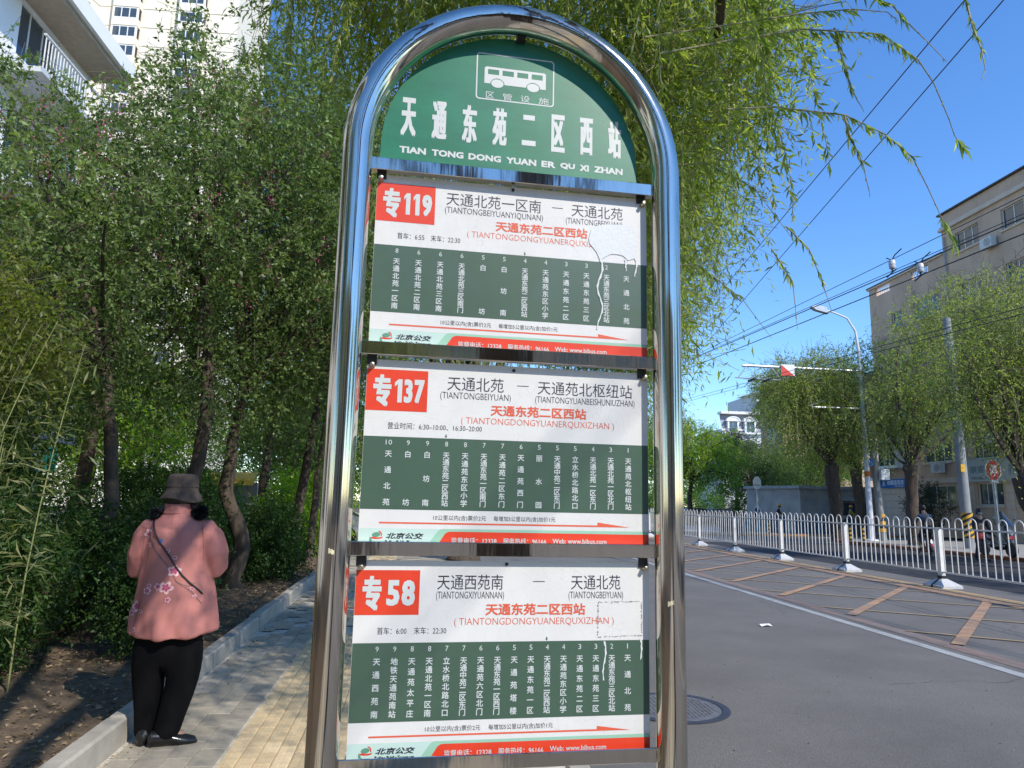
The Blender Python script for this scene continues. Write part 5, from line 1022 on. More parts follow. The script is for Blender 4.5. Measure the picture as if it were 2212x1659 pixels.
# ------------------------------------------------------------------ things behind the garden
M_awn = mat('yellow_awning', (.75, .42, .03), .6, 0, .1)
kk = thing('kiosk', (-7.6, 25, 0), 'small kiosk with yellow rounded awning and orange framed white poster behind the garden', 'kiosk')
g = G(); g.box(-9.0, -6.3, 25.4, 27.5, 0, 2.0); g.obj('wall', mat('kiosk_wall', (.30, .28, .25), .8), kk)
g = G(); pr = [(0, 2.35), (-.5, 2.28), (-.85, 2.1), (-.95, 1.9)]; vs = [(x, 25.4+a, z) for x in (-9.2, -6.2) for a, z in pr]; g.add(vs, [(0, 1, 5, 4), (1, 2, 6, 5), (2, 3, 7, 6)]); g.obj('awning', M_awn, kk)
g = G(); g.box(-8.45, -7.95, 25.2, 25.28, .95, 1.72); f_ = g.obj('poster_frame', mat('orange_frame', (.45, .15, .03), .6), kk); g = G(); g.box(-8.40, -8.0, 25.16, 25.19, 1.0, 1.67); g.obj('poster', mat('poster_white', (.75, .75, .72), .6), f_)
for (x, y, z, a, b, c, lb, m) in ((-13.2, 25, 2.2, 1.1, .1, .8, 'teal green shop board seen through the garden trunks', (.02, .28, .24)), (-14.6, 24, 2.9, .8, .1, 1.1, 'bright blue poster board glimpsed through the leaves', (.05, .25, .75)), (-10.0, 25.5, .5, .9, .2, .8, 'orange crate stack beside the kiosk', (.55, .14, .03))):
    t = thing('shop_board' if 'crate' not in lb else 'crate', (x, y, z), lb, 'board' if 'crate' not in lb else 'crate'); g = G(); g.box(x-a/2, x+a/2, y-b/2, y+b/2, z, z+c, b=.02); g.obj('panel', mat(lb[:12], m, .5), t)
    g = G(); g.tube([(x-a/2+.05, y+.05, 0), (x-a/2+.05, y+.05, z)], .03, 6); g.tube([(x+a/2-.05, y+.05, 0), (x+a/2-.05, y+.05, z)], .03, 6); g.obj('legs', M_dark, t, kind='stuff')
for i in range(4):
    x = -14.5+2.1*i; t = thing('garden_fence', (x, 22, 0), 'white picket fence panel behind the garden, '+('farthest left', 'left of the teal board', 'behind the forked trunk', 'nearest the kiosk')[i], 'fence', 'white fence panels behind the garden')
    g = G(); g.box(x, x+2.05, 21.98, 22.02, .25, .31); g.box(x, x+2.05, 21.98, 22.02, .95, 1.01); g.obj('rails', M_wpaint, t, kind='stuff')
    for k in range(14): g = G(); g.box(x+.04+k*.146, x+.08+k*.146, 21.97, 21.99, .08, 1.15); g.obj('picket', M_wpaint, t)
def car(x, y, rz, col, label, sc_=1.0):
    t = thing('parked_car', (x, y, -.12 if x > 1 else 0), label, 'car', 'parked cars'); t.rotation_euler = (0, 0, rz)
    prof = [(-2.2, .35), (-2.25, .62), (-2.1, .86), (-1.3, .95), (-.75, 1.38), (.35, 1.44), (1.15, 1.30), (1.85, .98), (2.2, .90), (2.25, .55), (2.15, .32)]
    secs = [(-.86, .0), (-.80, .05), (.80, .05), (.86, .0)]; g = G(); vs = []
    for yy, e in ((-.74, 1), (-.86, 0), (.86, 0), (.74, 1)):
        for a, z in prof: f = (z > .96)*.14; vs.append((a*(.985 if e else 1), yy*(1-f), z+(.012 if e else -.0)))
    n = len(prof); g.add(vs, [(k*n+i, k*n+i+1, (k+1)*n+i+1, (k+1)*n+i) for k in range(3) for i in range(n-1)]+[tuple(range(n)), tuple(range(4*n-1, 3*n-1, -1))]); o = link('body', g.mesh('body', mat('car_%s' % label[:6], col, .25, .3, .03, coat=1), (0, 0, 0), True), t)
    g = G()
    for s_ in (-1, 1):
        for a, b in (((-1.15, .98), (-.1, 1.34)), ((-.02, .98), (1.05, 1.32))):
            g.add([(a[0]-.0, s_*.77, a[1]), (b[0], s_*.77, a[1]), (b[0]-.1, s_*.752, b[1]), (a[0]+.42 if a[0] < -.5 else a[0], s_*.752, b[1])], [(0, 1, 2, 3)])
    g.add([(-1.27, -.62, .985), (-1.27, .62, .985), (-.80, .58, 1.37), (-.80, -.58, 1.37)], [(0, 1, 2, 3)]); g.add([(1.72, -.6, 1.03), (1.72, .6, 1.03), (1.22, .56, 1.30), (1.22, -.56, 1.30)], [(0, 1, 2, 3)])
    g2 = G(); g2.v = [(v[0]+(-.012 if v[0] < -.7 and abs(v[1]) < .7 else .012 if v[0] > 1.1 and abs(v[1]) < .7 else 0), v[1]*(1.0 if abs(v[1]) < .7 else 1.03), v[2]+.012) for v in g.v]; g2.f = g.f; link('windows', g2.mesh('windows', M_glass), t)
    for a in (-1.38, 1.38):
        for s_ in (-1, 1): g = G(); g.lathe([(.2, -.1), (.31, -.1), (.33, -.05), (.33, .05), (.31, .1), (.2, .1)], 18, M=Matrix.Translation((a, s_*.78, .33)) @ Matrix.Rotation(PI/2, 4, 'X')); link('wheel', g.mesh('wheel', M_black), t)
    for s_ in (-1, 1): g = G(); g.box(-2.26, -2.16, s_*.62-.16, s_*.62+.16, .66, .80, b=.02); link('headlight', g.mesh('headlight', mat('lamp_glass', (.6, .6, .6), .1)), t)
car(20.9, 60.6, .0, (.45, .46, .48), 'silver car parked far down the street just right of the sign post'); car(23.9, 63, .2, (.03, .035, .05), 'black car parked behind the silver one near the hut'); car(18.2, 70, .0, (.62, .62, .63), 'whitish car parked farthest down the street')
car(-4.6, 25, .1, (.55, .57, .60), 'silver parked car glimpsed just left of the sign post'); car(-7.4, 22.6, .0, (.03, .07, .2), 'dark blue parked car glimpsed in front of the kiosk')

# ------------------------------------------------------------------ people
def skin(name, pts, edges, rad, m, parent, sub=2, remesh=0, **kw):
    me = bpy.data.meshes.new(name); me.from_pydata(pts, edges, []); o = bpy.data.objects.new(name, me); COL.objects.link(o)
    md = o.modifiers.new('s', 'SKIN'); sv = me.skin_vertices[0].data if me.skin_vertices else None
    if sv is None:
        bpy.context.view_layer.objects.active = o; me.update()
        bm_ = __import__('bmesh').new(); bm_.from_mesh(me); bm_.verts.layers.skin.verify(); bm_.to_mesh(me); bm_.free(); sv = me.skin_vertices[0].data
    for i, r in enumerate(rad): sv[i].radius = (r, r) if not hasattr(r, '__len__') else r
    sv[0].use_root = True
    sb = o.modifiers.new('u', 'SUBSURF'); sb.levels = sub; sb.render_levels = sub
    if remesh: rm = o.modifiers.new('r', 'REMESH'); rm.mode = 'VOXEL'; rm.voxel_size = remesh; sm = o.modifiers.new('m', 'SMOOTH'); sm.iterations = 6; sm.factor = .6
    dg = bpy.context.evaluated_depsgraph_get(); r_ = bpy.data.meshes.new_from_object(o.evaluated_get(dg)); bpy.data.objects.remove(o); r_.name = name
    off = Vector(WL.get(parent.name, (0, 0, 0)) if parent else (0, 0, 0))
    for v in r_.vertices: v.co -= off
    r_.materials.clear(); r_.materials.append(m); r_.shade_smooth()
    return link(name, r_, parent, **kw)
M_skin = mat('skin', (.42, .24, .16), .55, 0, .06, 5); M_hair = mat('black_hair', (.012, .010, .010), .45, 0, .3, 60, aniso=(1, 1, .1))
def chain(*segs):
    pts = []; ed = []; rad = []; idx = {}
    for s_ in segs:
        prev = None
        for p, r in s_:
            k = tuple(round(c, 4) for c in p)
            if k not in idx: idx[k] = len(pts); pts.append(p); rad.append(r)
            if prev is not None: ed.append((prev, idx[k]))
            prev = idx[k]
    return pts, ed, rad
def body(t, J, m, s=1.0):
    """continuous figure from joints"""
    pts, ed, rad = chain([(J['pel'], .125*s), (J['wai'], .11*s), (J['che'], .13*s), (J['nek'], .055*s), (J['hed'], .075*s), (J['top'], .07*s)],
        [(J['che'], .13*s), (J['sL'], .055*s), (J['eL'], .040*s), (J['wL'], .028*s), (J['hL'], .034*s)], [(J['che'], .13*s), (J['sR'], .055*s), (J['eR'], .040*s), (J['wR'], .028*s), (J['hR'], .034*s)],
        [(J['pel'], .125*s), (J['kL0'], .085*s), (J['kL'], .055*s), (J['aL'], .038*s), (J['tL'], .032*s)], [(J['pel'], .125*s), (J['kR0'], .085*s), (J['kR'], .055*s), (J['aR'], .038*s), (J['tR'], .032*s)])
    return skin('body', pts, ed, rad, m, t, 1)
def clothes(t, J, shirt, pants, shoe=None, s=1.0):
    p, e, r = chain([(J['wai'], .135*s), (J['che'], .155*s), (tuple(J['nek'][i]*.6+J['che'][i]*.4 for i in range(3)), .07*s)], [(J['che'], .155*s), (J['sL'], .072*s), (J['eL'], .055*s), (J['wL'], .042*s)], [(J['che'], .155*s), (J['sR'], .072*s), (J['eR'], .055*s), (J['wR'], .042*s)]); skin('shirt', p, e, r, shirt, t, 1)
    p, e, r = chain([(J['wai'], .13*s), (J['pel'], .15*s), (J['kL0'], .10*s), (J['kL'], .075*s), (J['aL'], .058*s)], [(J['pel'], .15*s), (J['kR0'], .10*s), (J['kR'], .075*s), (J['aR'], .058*s)]); skin('trousers', p, e, r, pants, t, 1)
    for a, b in (('aL', 'tL'), ('aR', 'tR')):
        A, B = Vector(J[a]), Vector(J[b]); p, e, r = chain([(tuple(A), .05*s), (tuple(B), .042*s)]); skin('shoe', p, e, r, shoe or M_black, t, 1)
def head_bits(t, J, s=1.0, fwd=(0, -1), hair=True):
    h = Vector(J['hed']); f = Vector((fwd[0], fwd[1], 0)).normalized(); sd = Vector((-f.y, f.x, 0)); g = G()
    if hair:
        prof = [(.03, .125), (.075, .105), (.096, .05), (.098, -.02), (.085, -.07)]; g.lathe([(r*s, z*s) for r, z in prof[::-1]], 14, tuple(h-f*.015)); g.obj('hair', M_hair, t, True)
    for k in (-1, 1): g = G(); g.lathe([(.002, -.008), (.009, 0), (.002, .008)], 8, tuple(h+f*.082*s+sd*k*.03+Vector((0, 0, .01)))); g.obj('eye', M_black, t)
    g = G(); g.tube([h+f*.078*s+Vector((0, 0, .012)), h+f*.10*s-Vector((0, 0, .02))], [.006, .012], 6); g.obj('nose', M_skin, t)
    g = G(); g.tube([h+f*.08*s+sd*.022-Vector((0, 0, .045)), h+f*.086*s-Vector((0, 0, .046)), h+f*.08*s-sd*.022-Vector((0, 0, .045))], .004, 5); g.obj('mouth', mat('lip', (.3, .1, .09), .6), t)
def bike(x, y, rz, label, col=(.05, .05, .06)):
    t = thing('bicycle', (x, y, -.12 if x < 19 else 0), label, 'bicycle'); t.rotation_euler = (0, 0, rz)
    fm = mat('bike_frame', col, .4, .3)
    def TB(pts, r, name='frame', m=fm): g = G(); g.tube(pts, r, 7); link(name, g.mesh(name, m, (0, 0, 0), True), t)
    TB([(-.52, 0, .34), (-.12, 0, .30), (.38, 0, .72), (.33, 0, .86)], .014); TB([(-.12, 0, .30), (-.22, 0, .82)], .014); TB([(-.52, 0, .34), (-.20, 0, .72), (.36, 0, .76)], .012); TB([(.52, 0, .34), (.40, 0, .70), (.36, 0, 1.0)], .014)
    TB([(.30, -.27, 1.02), (.40, -.08, 1.0), (.40, .08, 1.0), (.30, .27, 1.02)], .012, 'handlebar', M_dark)
    g = G(); g.box(-.36, -.10, -.07, .07, .84, .90, b=.03); link('saddle', g.mesh('saddle', M_black), t)
    for a in (-.52, .52):
        g = G(); k = 24; g.tube([(a+.32*math.cos(2*PI*i/k), 0, .34+.32*math.sin(2*PI*i/k)) for i in range(k+1)], .018, 6, False); w_ = link('wheel', g.mesh('wheel', M_black), t); g = G()
        for i in range(12): g.tube([(a, .02*(i % 2-.5), .34), (a+.31*math.cos(2*PI*i/12), 0, .34+.31*math.sin(2*PI*i/12))], .0025, 3, False)
        link('spokes', g.mesh('spokes', M_galv), w_, kind='stuff')
    g = G(); g.tube([(-.12, -.1, .14), (-.12, -.05, .30), (-.12, .05, .30), (-.12, .1, .46)], .01, 6); link('crank', g.mesh('crank', M_galv), t); return t
# cyclist riding left along the far lane
bike(16.3*1.03, 24.6, 1.45+PI/2*0+.1, 'bicycle ridden along the far lane behind the railing')
cy = thing('person', (16.8, 24.6, -.12), 'cyclist in black cap and grey checked shirt riding behind the railing', 'person')
def jo(c, h, d): return (c[0]+d[0], c[1]+d[1], c[2]+h)
Cx, Cy, Cz = 16.8, 24.45, -.12
fx, fy = math.cos(1.55), math.sin(1.55)
P_ = lambda f, s_, z: (Cx+f*fx-s_*fy, Cy+f*fy+s_*fx, Cz+z)
J = dict(pel=P_(-.22, 0, .98), wai=P_(-.17, 0, 1.14), che=P_(-.02, 0, 1.38), nek=P_(.05, 0, 1.55), hed=P_(.10, 0, 1.68), top=P_(.10, 0, 1.76), sL=P_(-.0, .2, 1.42), eL=P_(.16, .25, 1.20), wL=P_(.34, .25, 1.08), hL=P_(.40, .25, 1.05), sR=P_(-.0, -.2, 1.42), eR=P_(.16, -.25, 1.20), wR=P_(.34, -.25, 1.08), hR=P_(.40, -.25, 1.05), kL0=P_(-.05, .1, .92), kL=P_(.20, .12, .72), aL=P_(-.02, .12, .36), tL=P_(.12, .12, .28), kR0=P_(-.08, -.1, .88), kR=P_(.12, -.12, .50), aR=P_(-.10, -.12, .16), tR=P_(.05, -.12, .10))
body(cy, J, M_skin); clothes(cy, J, mat('check_shirt', (.10, .12, .16), .8, 0, .5, 30), mat('dark_trousers', (.03, .03, .04), .8)); head_bits(cy, J, 1, (fx, fy))
g = G(); g.lathe([(.104, .02), (.104, .06), (.085, .105), (.03, .125)], 16, J['hed']); g.obj('cap', mat('black_cap', (.012, .012, .014), .8), cy, True); g = G(); c = Vector(J['hed']); g.box(-.08, .08, .06, .19, .02, .035, Matrix.Translation(c) @ Matrix.Rotation(1.55-PI/2, 4, 'Z')); g.obj('cap_peak', mat('black_cap', 0), cy)
# masked pedestrian with the scooter
Cx, Cy, Cz = 17.25, 22.4, -.12; fx, fy = 0, -1
J = dict(pel=P_(0, 0, .92), wai=P_(0, 0, 1.06), che=P_(0, 0, 1.30), nek=P_(.0, 0, 1.46), hed=P_(.02, 0, 1.58), top=P_(.02, 0, 1.66), sL=P_(0, .18, 1.36), eL=P_(.05, .24, 1.10), wL=P_(.22, .20, 1.0), hL=P_(.28, .19, .99), sR=P_(0, -.18, 1.36), eR=P_(.03, -.24, 1.10), wR=P_(.2, -.28, 1.0), hR=P_(.27, -.3, .99), kL0=P_(0, .09, .86), kL=P_(.08, .1, .5), aL=P_(.12, .1, .10), tL=P_(.24, .11, .05), kR0=P_(0, -.09, .86), kR=P_(.0, -.1, .5), aR=P_(-.14, -.1, .10), tR=P_(-.02, -.1, .05))
ms = thing('person', (17.25, 22.4, -.12), 'pedestrian in dark clothes with pale blue face mask walking beside the scooter', 'person')
body(ms, J, M_skin); clothes(ms, J, mat('dark_jacket', (.02, .02, .028), .8), mat('dark_trousers', 0)); head_bits(ms, J, 1, (0, -1)); h = J['hed']; g = G(); g.lathe([(.04, -.06), (.078, -.045), (.086, .0), (.07, .01)], 12, (h[0], h[1]-.012, h[2]-.01)); g.obj('face_mask', mat('mask_blue', (.35, .50, .55), .8), ms, True)
g = G(); g.box(h[0]-.36, h[0]-.20, h[1]-.36, h[1]-.24, .60, .82, b=.03); g.obj('red_bag', mat('red_bag', (.35, .02, .02), .6), ms)
# scooter
sc2 = thing('scooter', (18.6, 23.4, 0), 'dark electric scooter with rounded windshield and white front parked by the far kerb', 'scooter')
def SB(pts, r, name, m, n=10): g = G(); g.tube(pts, r, n); g.obj(name, m, sc2, True)
x, y = 18.6, 23.4
M_scb = mat('scooter_black', (.015, .017, .02), .3, 0, .1, coat=.8)
for a in (-.62, .62): g = G(); g.lathe([(.12, -.06), (.22, -.06), (.25, -.02), (.25, .02), (.22, .06), (.12, .06)], 20, M=Matrix.Translation((x, y+a, .25)) @ Matrix.Rotation(PI/2, 4, 'Y')); g.obj('wheel', M_black, sc2, True)
SB([(x, y-.60, .40), (x, y-.50, .70), (x, y-.42, 1.02)], [.10, .15, .10], 'front_shield', M_scb); SB([(x, y-.45, .34), (x, y, .32), (x, y+.2, .40)], [.10, .12, .14], 'footboard', M_scb); SB([(x, y+.05, .55), (x, y+.35, .66), (x, y+.75, .62)], [.13, .17, .09], 'rear_body', M_scb)
g = G(); g.box(x-.13, x+.13, y+.0, y+.62, .78, .87, b=.04); g.obj('seat', M_black, sc2); SB([(x-.32, y-.34, 1.08), (x-.1, y-.42, 1.04), (x+.1, y-.42, 1.04), (x+.32, y-.34, 1.08)], .018, 'handlebar', M_dark, 7)
g = G(); vs = [(x+.26*math.sin(a)*(1-.25*k), y-.50-.1*math.cos(a)+.10*k*3*.33, 1.02+.16*k) for k in range(4) for a in np.linspace(-1, 1, 7)]; g.add(vs, [(k*7+i, k*7+i+1, (k+1)*7+i+1, (k+1)*7+i) for k in range(3) for i in range(6)]); g.obj('windshield', M_glass, sc2, True)
g = G(); g.lathe([(.01, .09), (.07, .07), (.10, 0), (.07, -.07), (.01, -.09)], 14, M=Matrix.Translation((x, y-.60, .80)) @ Matrix.Rotation(PI/2, 4, 'X')); g.obj('headlight', mat('lamp_glass', 0), sc2, True)
g = G(); g.box(x-.12, x+.12, y-.68, y-.60, .58, .70, b=.03); g.obj('red_trim', mat('red_trim', (.45, .03, .03), .4), sc2)
for k in (-1, 1): SB([(x+k*.3, y-.34, 1.08), (x+k*.36, y-.38, 1.22)], .008, 'mirror_stalk', M_dark, 5); g = G(); g.lathe([(.01, -.01), (.06, 0), (.01, .01)], 10, M=Matrix.Translation((x+k*.37, y-.39, 1.27)) @ Matrix.Rotation(PI/2, 4, 'X')); g.obj('mirror', M_scb, sc2, True)
# workers by the hut
def worker(x, y, label, helmet, shirt, lean=.15):
    global Cx, Cy, Cz, fx, fy
    Cx, Cy, Cz = x, y, .0; fx, fy = .9, -.43
    J = dict(pel=P_(0, 0, .92), wai=P_(.02, 0, 1.06), che=P_(lean*.5, 0, 1.30), nek=P_(lean*.8, 0, 1.46), hed=P_(lean, 0, 1.58), top=P_(lean, 0, 1.66), sL=P_(lean*.5, .18, 1.36), eL=P_(.2, .26, 1.12), wL=P_(.42, .20, 1.04), hL=P_(.48, .19, 1.02), sR=P_(lean*.5, -.18, 1.36), eR=P_(.18, -.24, 1.14), wR=P_(.4, -.2, 1.1), hR=P_(.46, -.2, 1.09), kL0=P_(0, .09, .86), kL=P_(.04, .12, .5), aL=P_(-.02, .14, .10), tL=P_(.1, .15, .05), kR0=P_(0, -.09, .86), kR=P_(.03, -.12, .5), aR=P_(-.04, -.14, .10), tR=P_(.08, -.15, .05))
    t = thing('person', (x, y, 0), label, 'person'); body(t, J, M_skin); clothes(t, J, shirt, mat('dark_trousers', 0)); head_bits(t, J, 1, (fx, fy))
    g = G(); g.lathe([(.135, .01), (.112, .03), (.10, .09), (.05, .135), (.01, .14)], 16, J['hed']); g.obj('hard_hat', helmet, t, True)
    g = G(); g.tube([J['hL'], P_(1.1, 0, .5)], .015, 6); g.obj('tool_shaft', M_galv, t)
worker(20.2, 43.2, 'worker in yellow hard hat and dark clothes bending before the concrete hut', mat('yellow_helmet', (.70, .35, .02), .4), mat('dark_jacket', 0))
worker(25.2, 43.8, 'worker in yellow green vest standing by the dark hut window', mat('yellow_helmet', 0), mat('vest_yellow', (.35, .35, .03), .7), .05)

# ------------------------------------------------------------------ surroundings behind the viewer (seen in the polished tube)
for i, (x, y, lb) in enumerate(((-4.6, 1.2, 'garden tree beside the viewer on the left'), (-4.2, -4.5, 'garden tree behind the viewer'), (-5.2, -10, 'garden tree farther behind the viewer'))):
    tree('locust_tree', lb, 'tree', [(x, y, 0), (x+.1, y, 2.0), (x, y, 3.2)], [.14, .11, .09], [(x-.6, y, 5.0, 2.4, 2.6, 2.2)], 260, 44, .5, .11, .06, L_locust, 12, tl, twr=.004)
for i, (y, lb) in enumerate(((-12, 'kerb willow far behind the viewer'), (-21, 'farthest kerb willow behind the viewer'))):
    willow((.6, y, 0), (.7, y, 3.3), .28, [(.4, y, 6.0, 2.6, 3.2, 2.2)], 260, lb, .12, .035, 7, 6, .005)

# ------------------------------------------------------------------ the walking woman
wo = thing('person', (-1.70, 4.95, 0), 'woman from behind in brown bucket hat, pink jacket printed with blossoms and black trousers', 'person')
J = dict(pel=(-1.70, 4.95, .80), wai=(-1.70, 4.95, 1.0), che=(-1.705, 4.95, 1.22), nek=(-1.71, 4.955, 1.40), hed=(-1.712, 4.975, 1.50), top=(-1.712, 4.975, 1.565), sL=(-1.855, 4.955, 1.30), eL=(-1.94, 5.0, 1.07), wL=(-1.83, 5.21, 1.09), hL=(-1.79, 5.26, 1.11),
         sR=(-1.555, 4.955, 1.30), eR=(-1.465, 5.0, 1.08), wR=(-1.59, 5.21, 1.10), hR=(-1.63, 5.26, 1.12), kL0=(-1.80, 4.95, .70), kL=(-1.80, 4.97, .40), aL=(-1.785, 4.96, .08), tL=(-1.79, 5.08, .04), kR0=(-1.60, 4.95, .70), kR=(-1.605, 4.94, .38), aR=(-1.665, 4.90, .08), tR=(-1.55, 4.95, .04))
p, e, r = chain([(J['pel'], .14), (J['wai'], .12), (J['che'], .12), (J['nek'], .055), (J['hed'], .082), (J['top'], .075)], [(J['che'], .12), (J['sL'], .05), (J['eL'], .042), (J['wL'], .028)], [(J['che'], .12), (J['sR'], .05), (J['eR'], .042), (J['wR'], .028)],
    [(J['pel'], .14), (J['kL0'], .09), (J['kL'], .055), (J['aL'], .036), (J['tL'], .03)], [(J['pel'], .14), (J['kR0'], .09), (J['kR'], .055), (J['aR'], .036), (J['tR'], .03)])
for sd, w_, h_ in ((1, 'wL', 'hL'), (-1, 'wR', 'hR')):          # palms and five fingers round a phone
    W0, H0 = Vector(J[w_]), Vector(J[h_]); d = (H0-W0).normalized(); pm = W0+d*.055; n0 = len(p); p.append(tuple(pm)); r.append(.024); e.append((p.index(J[w_]), n0))
    up_ = Vector((0, 0, 1)); 
    for k in range(4):
        b = pm+up_*(.024-.016*k)+d*.02; m_ = b+d*.030; t_ = m_+(d*.3+Vector((.9*sd, 0, 0)))*.026; i0 = len(p); p += [tuple(b), tuple(m_), tuple(t_)]; r += [.0085, .0075, .006]; e += [(n0, i0), (i0, i0+1), (i0+1, i0+2)]
    b = pm+up_*.03; t_ = b+up_*.025+d*.03; i0 = len(p); p += [tuple(b), tuple(t_)]; r += [.0095, .007]; e += [(n0, i0), (i0, i0+1)]
skin('body', p, e, r, M_skin, wo, 1)
M_pinkj = mat('pink_jacket', (.44, .165, .14), .8, 0, .05, 3, .15, 300)
g = G(); ringsj = [(.630, -1.687, .262, .185), (.640, -1.687, .272, .193), (.74, -1.688, .262, .185), (.85, -1.690, .243, .175), (.96, -1.695, .226, .166), (1.08, -1.70, .212, .156), (1.20, -1.703, .202, .146), (1.28, -1.705, .190, .132), (1.335, -1.707, .160, .115), (1.37, -1.71, .118, .095), (1.395, -1.712, .090, .085), (1.43, -1.713, .083, .082), (1.455, -1.714, .086, .085), (1.458, -1.714, .05, .05)]
nn = 48; vs = []
for z, cx, rx, ry in ringsj:
    for k in range(nn):
        a = 2*PI*k/nn; fold = 1+(.030*math.sin(a*7+1)+.018*math.sin(a*11))*max(0, (1.05-z)/.42)*(1 if z < 1.05 else 0)
        vs.append((cx+rx*fold*math.cos(a), 4.952+ry*fold*math.sin(a)+(.012*math.cos(a*2) if z < 1.3 else 0), z+(.03*math.cos(a)**2*(z < .66))))
m_ = len(ringsj); g.add(vs, [(i*nn+k, i*nn+(k+1) % nn, (i+1)*nn+(k+1) % nn, (i+1)*nn+k) for i in range(m_-1) for k in range(nn)]+[tuple(range(nn-1, -1, -1)), tuple(range((m_-1)*nn, m_*nn))])
for q in ('L', 'R'):
    s1, e1, w1_ = Vector(J['s'+q]), Vector(J['e'+q]), Vector(J['w'+q]); sg = -1 if q == 'L' else 1
    g.tube([s1-Vector((sg*.05, 0, -.01)), s1+Vector((0, 0, -.01)), s1.lerp(e1, .35)+Vector((sg*.012, 0, 0)), s1.lerp(e1, .75)+Vector((sg*.012, -.01, 0)), e1+Vector((0, -.01, -.01)), e1.lerp(w1_, .3), w1_], [.06, .084, .090, .090, .088, .074, .054], 20)
me = g.mesh('jacket', M_pinkj); o = bpy.data.objects.new('jacket_src', me); COL.objects.link(o)
rm = o.modifiers.new('r', 'REMESH'); rm.mode = 'VOXEL'; rm.voxel_size = .0095; sm = o.modifiers.new('s', 'SMOOTH'); sm.iterations = 5; sm.factor = .5
dg = bpy.context.evaluated_depsgraph_get(); jm = bpy.data.meshes.new_from_object(o.evaluated_get(dg)); bpy.data.objects.remove(o)
for v in jm.vertices:                                              # soft cloth folds
    x, y, z = v.co; f = .006*math.sin(x*38+z*6+1.5*math.sin(z*9))*(1 if z < 1.3 else .2)+.010*mn.noise(Vector((x*9, y*9, z*4)))+.006*mn.noise(Vector((x*22+5, y*20, z*7)))
    
    v.co += v.normal*f
jm.materials.clear(); jm.materials.append(M_pinkj); jm.shade_smooth(); bvh = BVHTree.FromPolygons([v.co.copy() for v in jm.vertices], [tuple(p_.vertices) for p_ in jm.polygons])
for v in jm.vertices: v.co -= Vector((-1.70, 4.95, 0))
jk = link('jacket', jm, wo)
def onj(x, z, d=.0022):
    h = bvh.ray_cast(Vector((x, 3.5, z)), Vector((0, 1, 0)))
    return tuple(h[0]+h[1]*d) if h[0] is not None else (x, 4.8, z)
def decal(g, pts, d=.0022):
    q = [onj(a, b, d) for a, b in pts]
    if max(v[1] for v in q) < 4.93 and min(v[1] for v in q) > 4.6 and max(v[1] for v in q)-min(v[1] for v in q) < .035: g.add(q, [tuple(range(len(pts)))])
M_petal = mat('print_petal', (.74, .46, .45), .8, 0, .25, 40); M_mag = mat('print_magenta', (.46, .08, .15), .8, 0, .3, 50); M_ptwig = mat('print_twig', (.20, .10, .09), .8); M_pwhite = mat('print_white', (.80, .74, .68), .8)
def bloom(x, z, r, n=6, a0=.3, sq=.8):
    r *= .86; n = 5
    t = link('blossom_print', None, wo); 
    g = G(); g2 = G()
    for k in range(n):
        a = a0+2*PI*k/n; cx, cz = x+math.cos(a)*r*.55, z+math.sin(a)*r*.55*sq
        pe = lambda s_: [(cx+(math.cos(a)*math.cos(t_)*.48-math.sin(a)*math.sin(t_)*.36)*r*s_, cz+(math.sin(a)*math.cos(t_)*.48+math.cos(a)*math.sin(t_)*.36)*r*s_) for t_ in np.linspace(0, 2*PI, 9, False)]
        decal(g, pe(1.0), .0020+.0002*k); cx, cz = x+math.cos(a)*r*.36, z+math.sin(a)*r*.36*sq; decal(g2, pe(.56), .0036+.0002*k)
    g.obj('petals_print', M_petal, t, kind='stuff'); g2.obj('petal_hearts_print', M_mag, t, kind='stuff')
def twigline(pts, wd, m=None):
    g = G(); P = []
    for a, b in zip(pts[:-1], pts[1:]):
        for k in range(5): P.append((a[0]+(b[0]-a[0])*k/5, a[1]+(b[1]-a[1])*k/5))
    P.append(pts[-1]); v = []
    for i, q in enumerate(P):
        a, b = P[max(0, i-1)], P[min(len(P)-1, i+1)]; d = Vector((b[0]-a[0], b[1]-a[1])).normalized(); w2 = wd*(1-.5*i/len(P))
        v += [onj(q[0]-d.y*w2/2, q[1]+d.x*w2/2, .0016), onj(q[0]+d.y*w2/2, q[1]-d.x*w2/2, .0016)]
    g.add(v, [(2*i, 2*i+1, 2*i+3, 2*i+2) for i in range(len(P)-1)]); return g
twigline([(-1.84, 1.25), (-1.77, 1.16), (-1.69, 1.07), (-1.63, .98), (-1.55, .92), (-1.49, .84)], .009).obj('twig_print', M_ptwig, wo)
twigline([(-1.63, .98), (-1.57, .95), (-1.53, .97)], .006).obj('twig_print', M_ptwig, wo)
twigline([(-1.885, .68), (-1.865, .75), (-1.875, .82), (-1.83, .87)], .007).obj('twig_print', M_ptwig, wo)
for q in ((-1.85, 1.265, .040), (-1.835, 1.195, .020), (-1.65, 1.045, .048), (-1.685, .945, .052), (-1.735, .95, .030), (-1.665, .875, .022), (-1.80, .925, .030), (-1.79, .955, .018), (-1.87, .825, .046), (-1.905, .785, .026), (-1.83, .80, .020), (-1.865, .69, .020), (-1.90, .665, .016), (-1.545, .935, .016), (-1.655, 1.125, .018), (-1.70, 1.165, .016), (-1.53, .89, .014)): bloom(*q, n=6, a0=q[0]*9)
g = G(); decal(g, [(-1.825, 1.185), (-1.80, 1.17), (-1.77, 1.185), (-1.755, 1.21), (-1.775, 1.215), (-1.80, 1.205)]); g.obj('bird_body_print', mat('print_olive', (.24, .22, .15), .8), wo)
g = G(); decal(g, [(-1.76, 1.205), (-1.745, 1.20), (-1.735, 1.22), (-1.742, 1.24), (-1.757, 1.232)], .003); g.obj('bird_head_print', mat('print_blue', (.04, .14, .36), .8), wo)
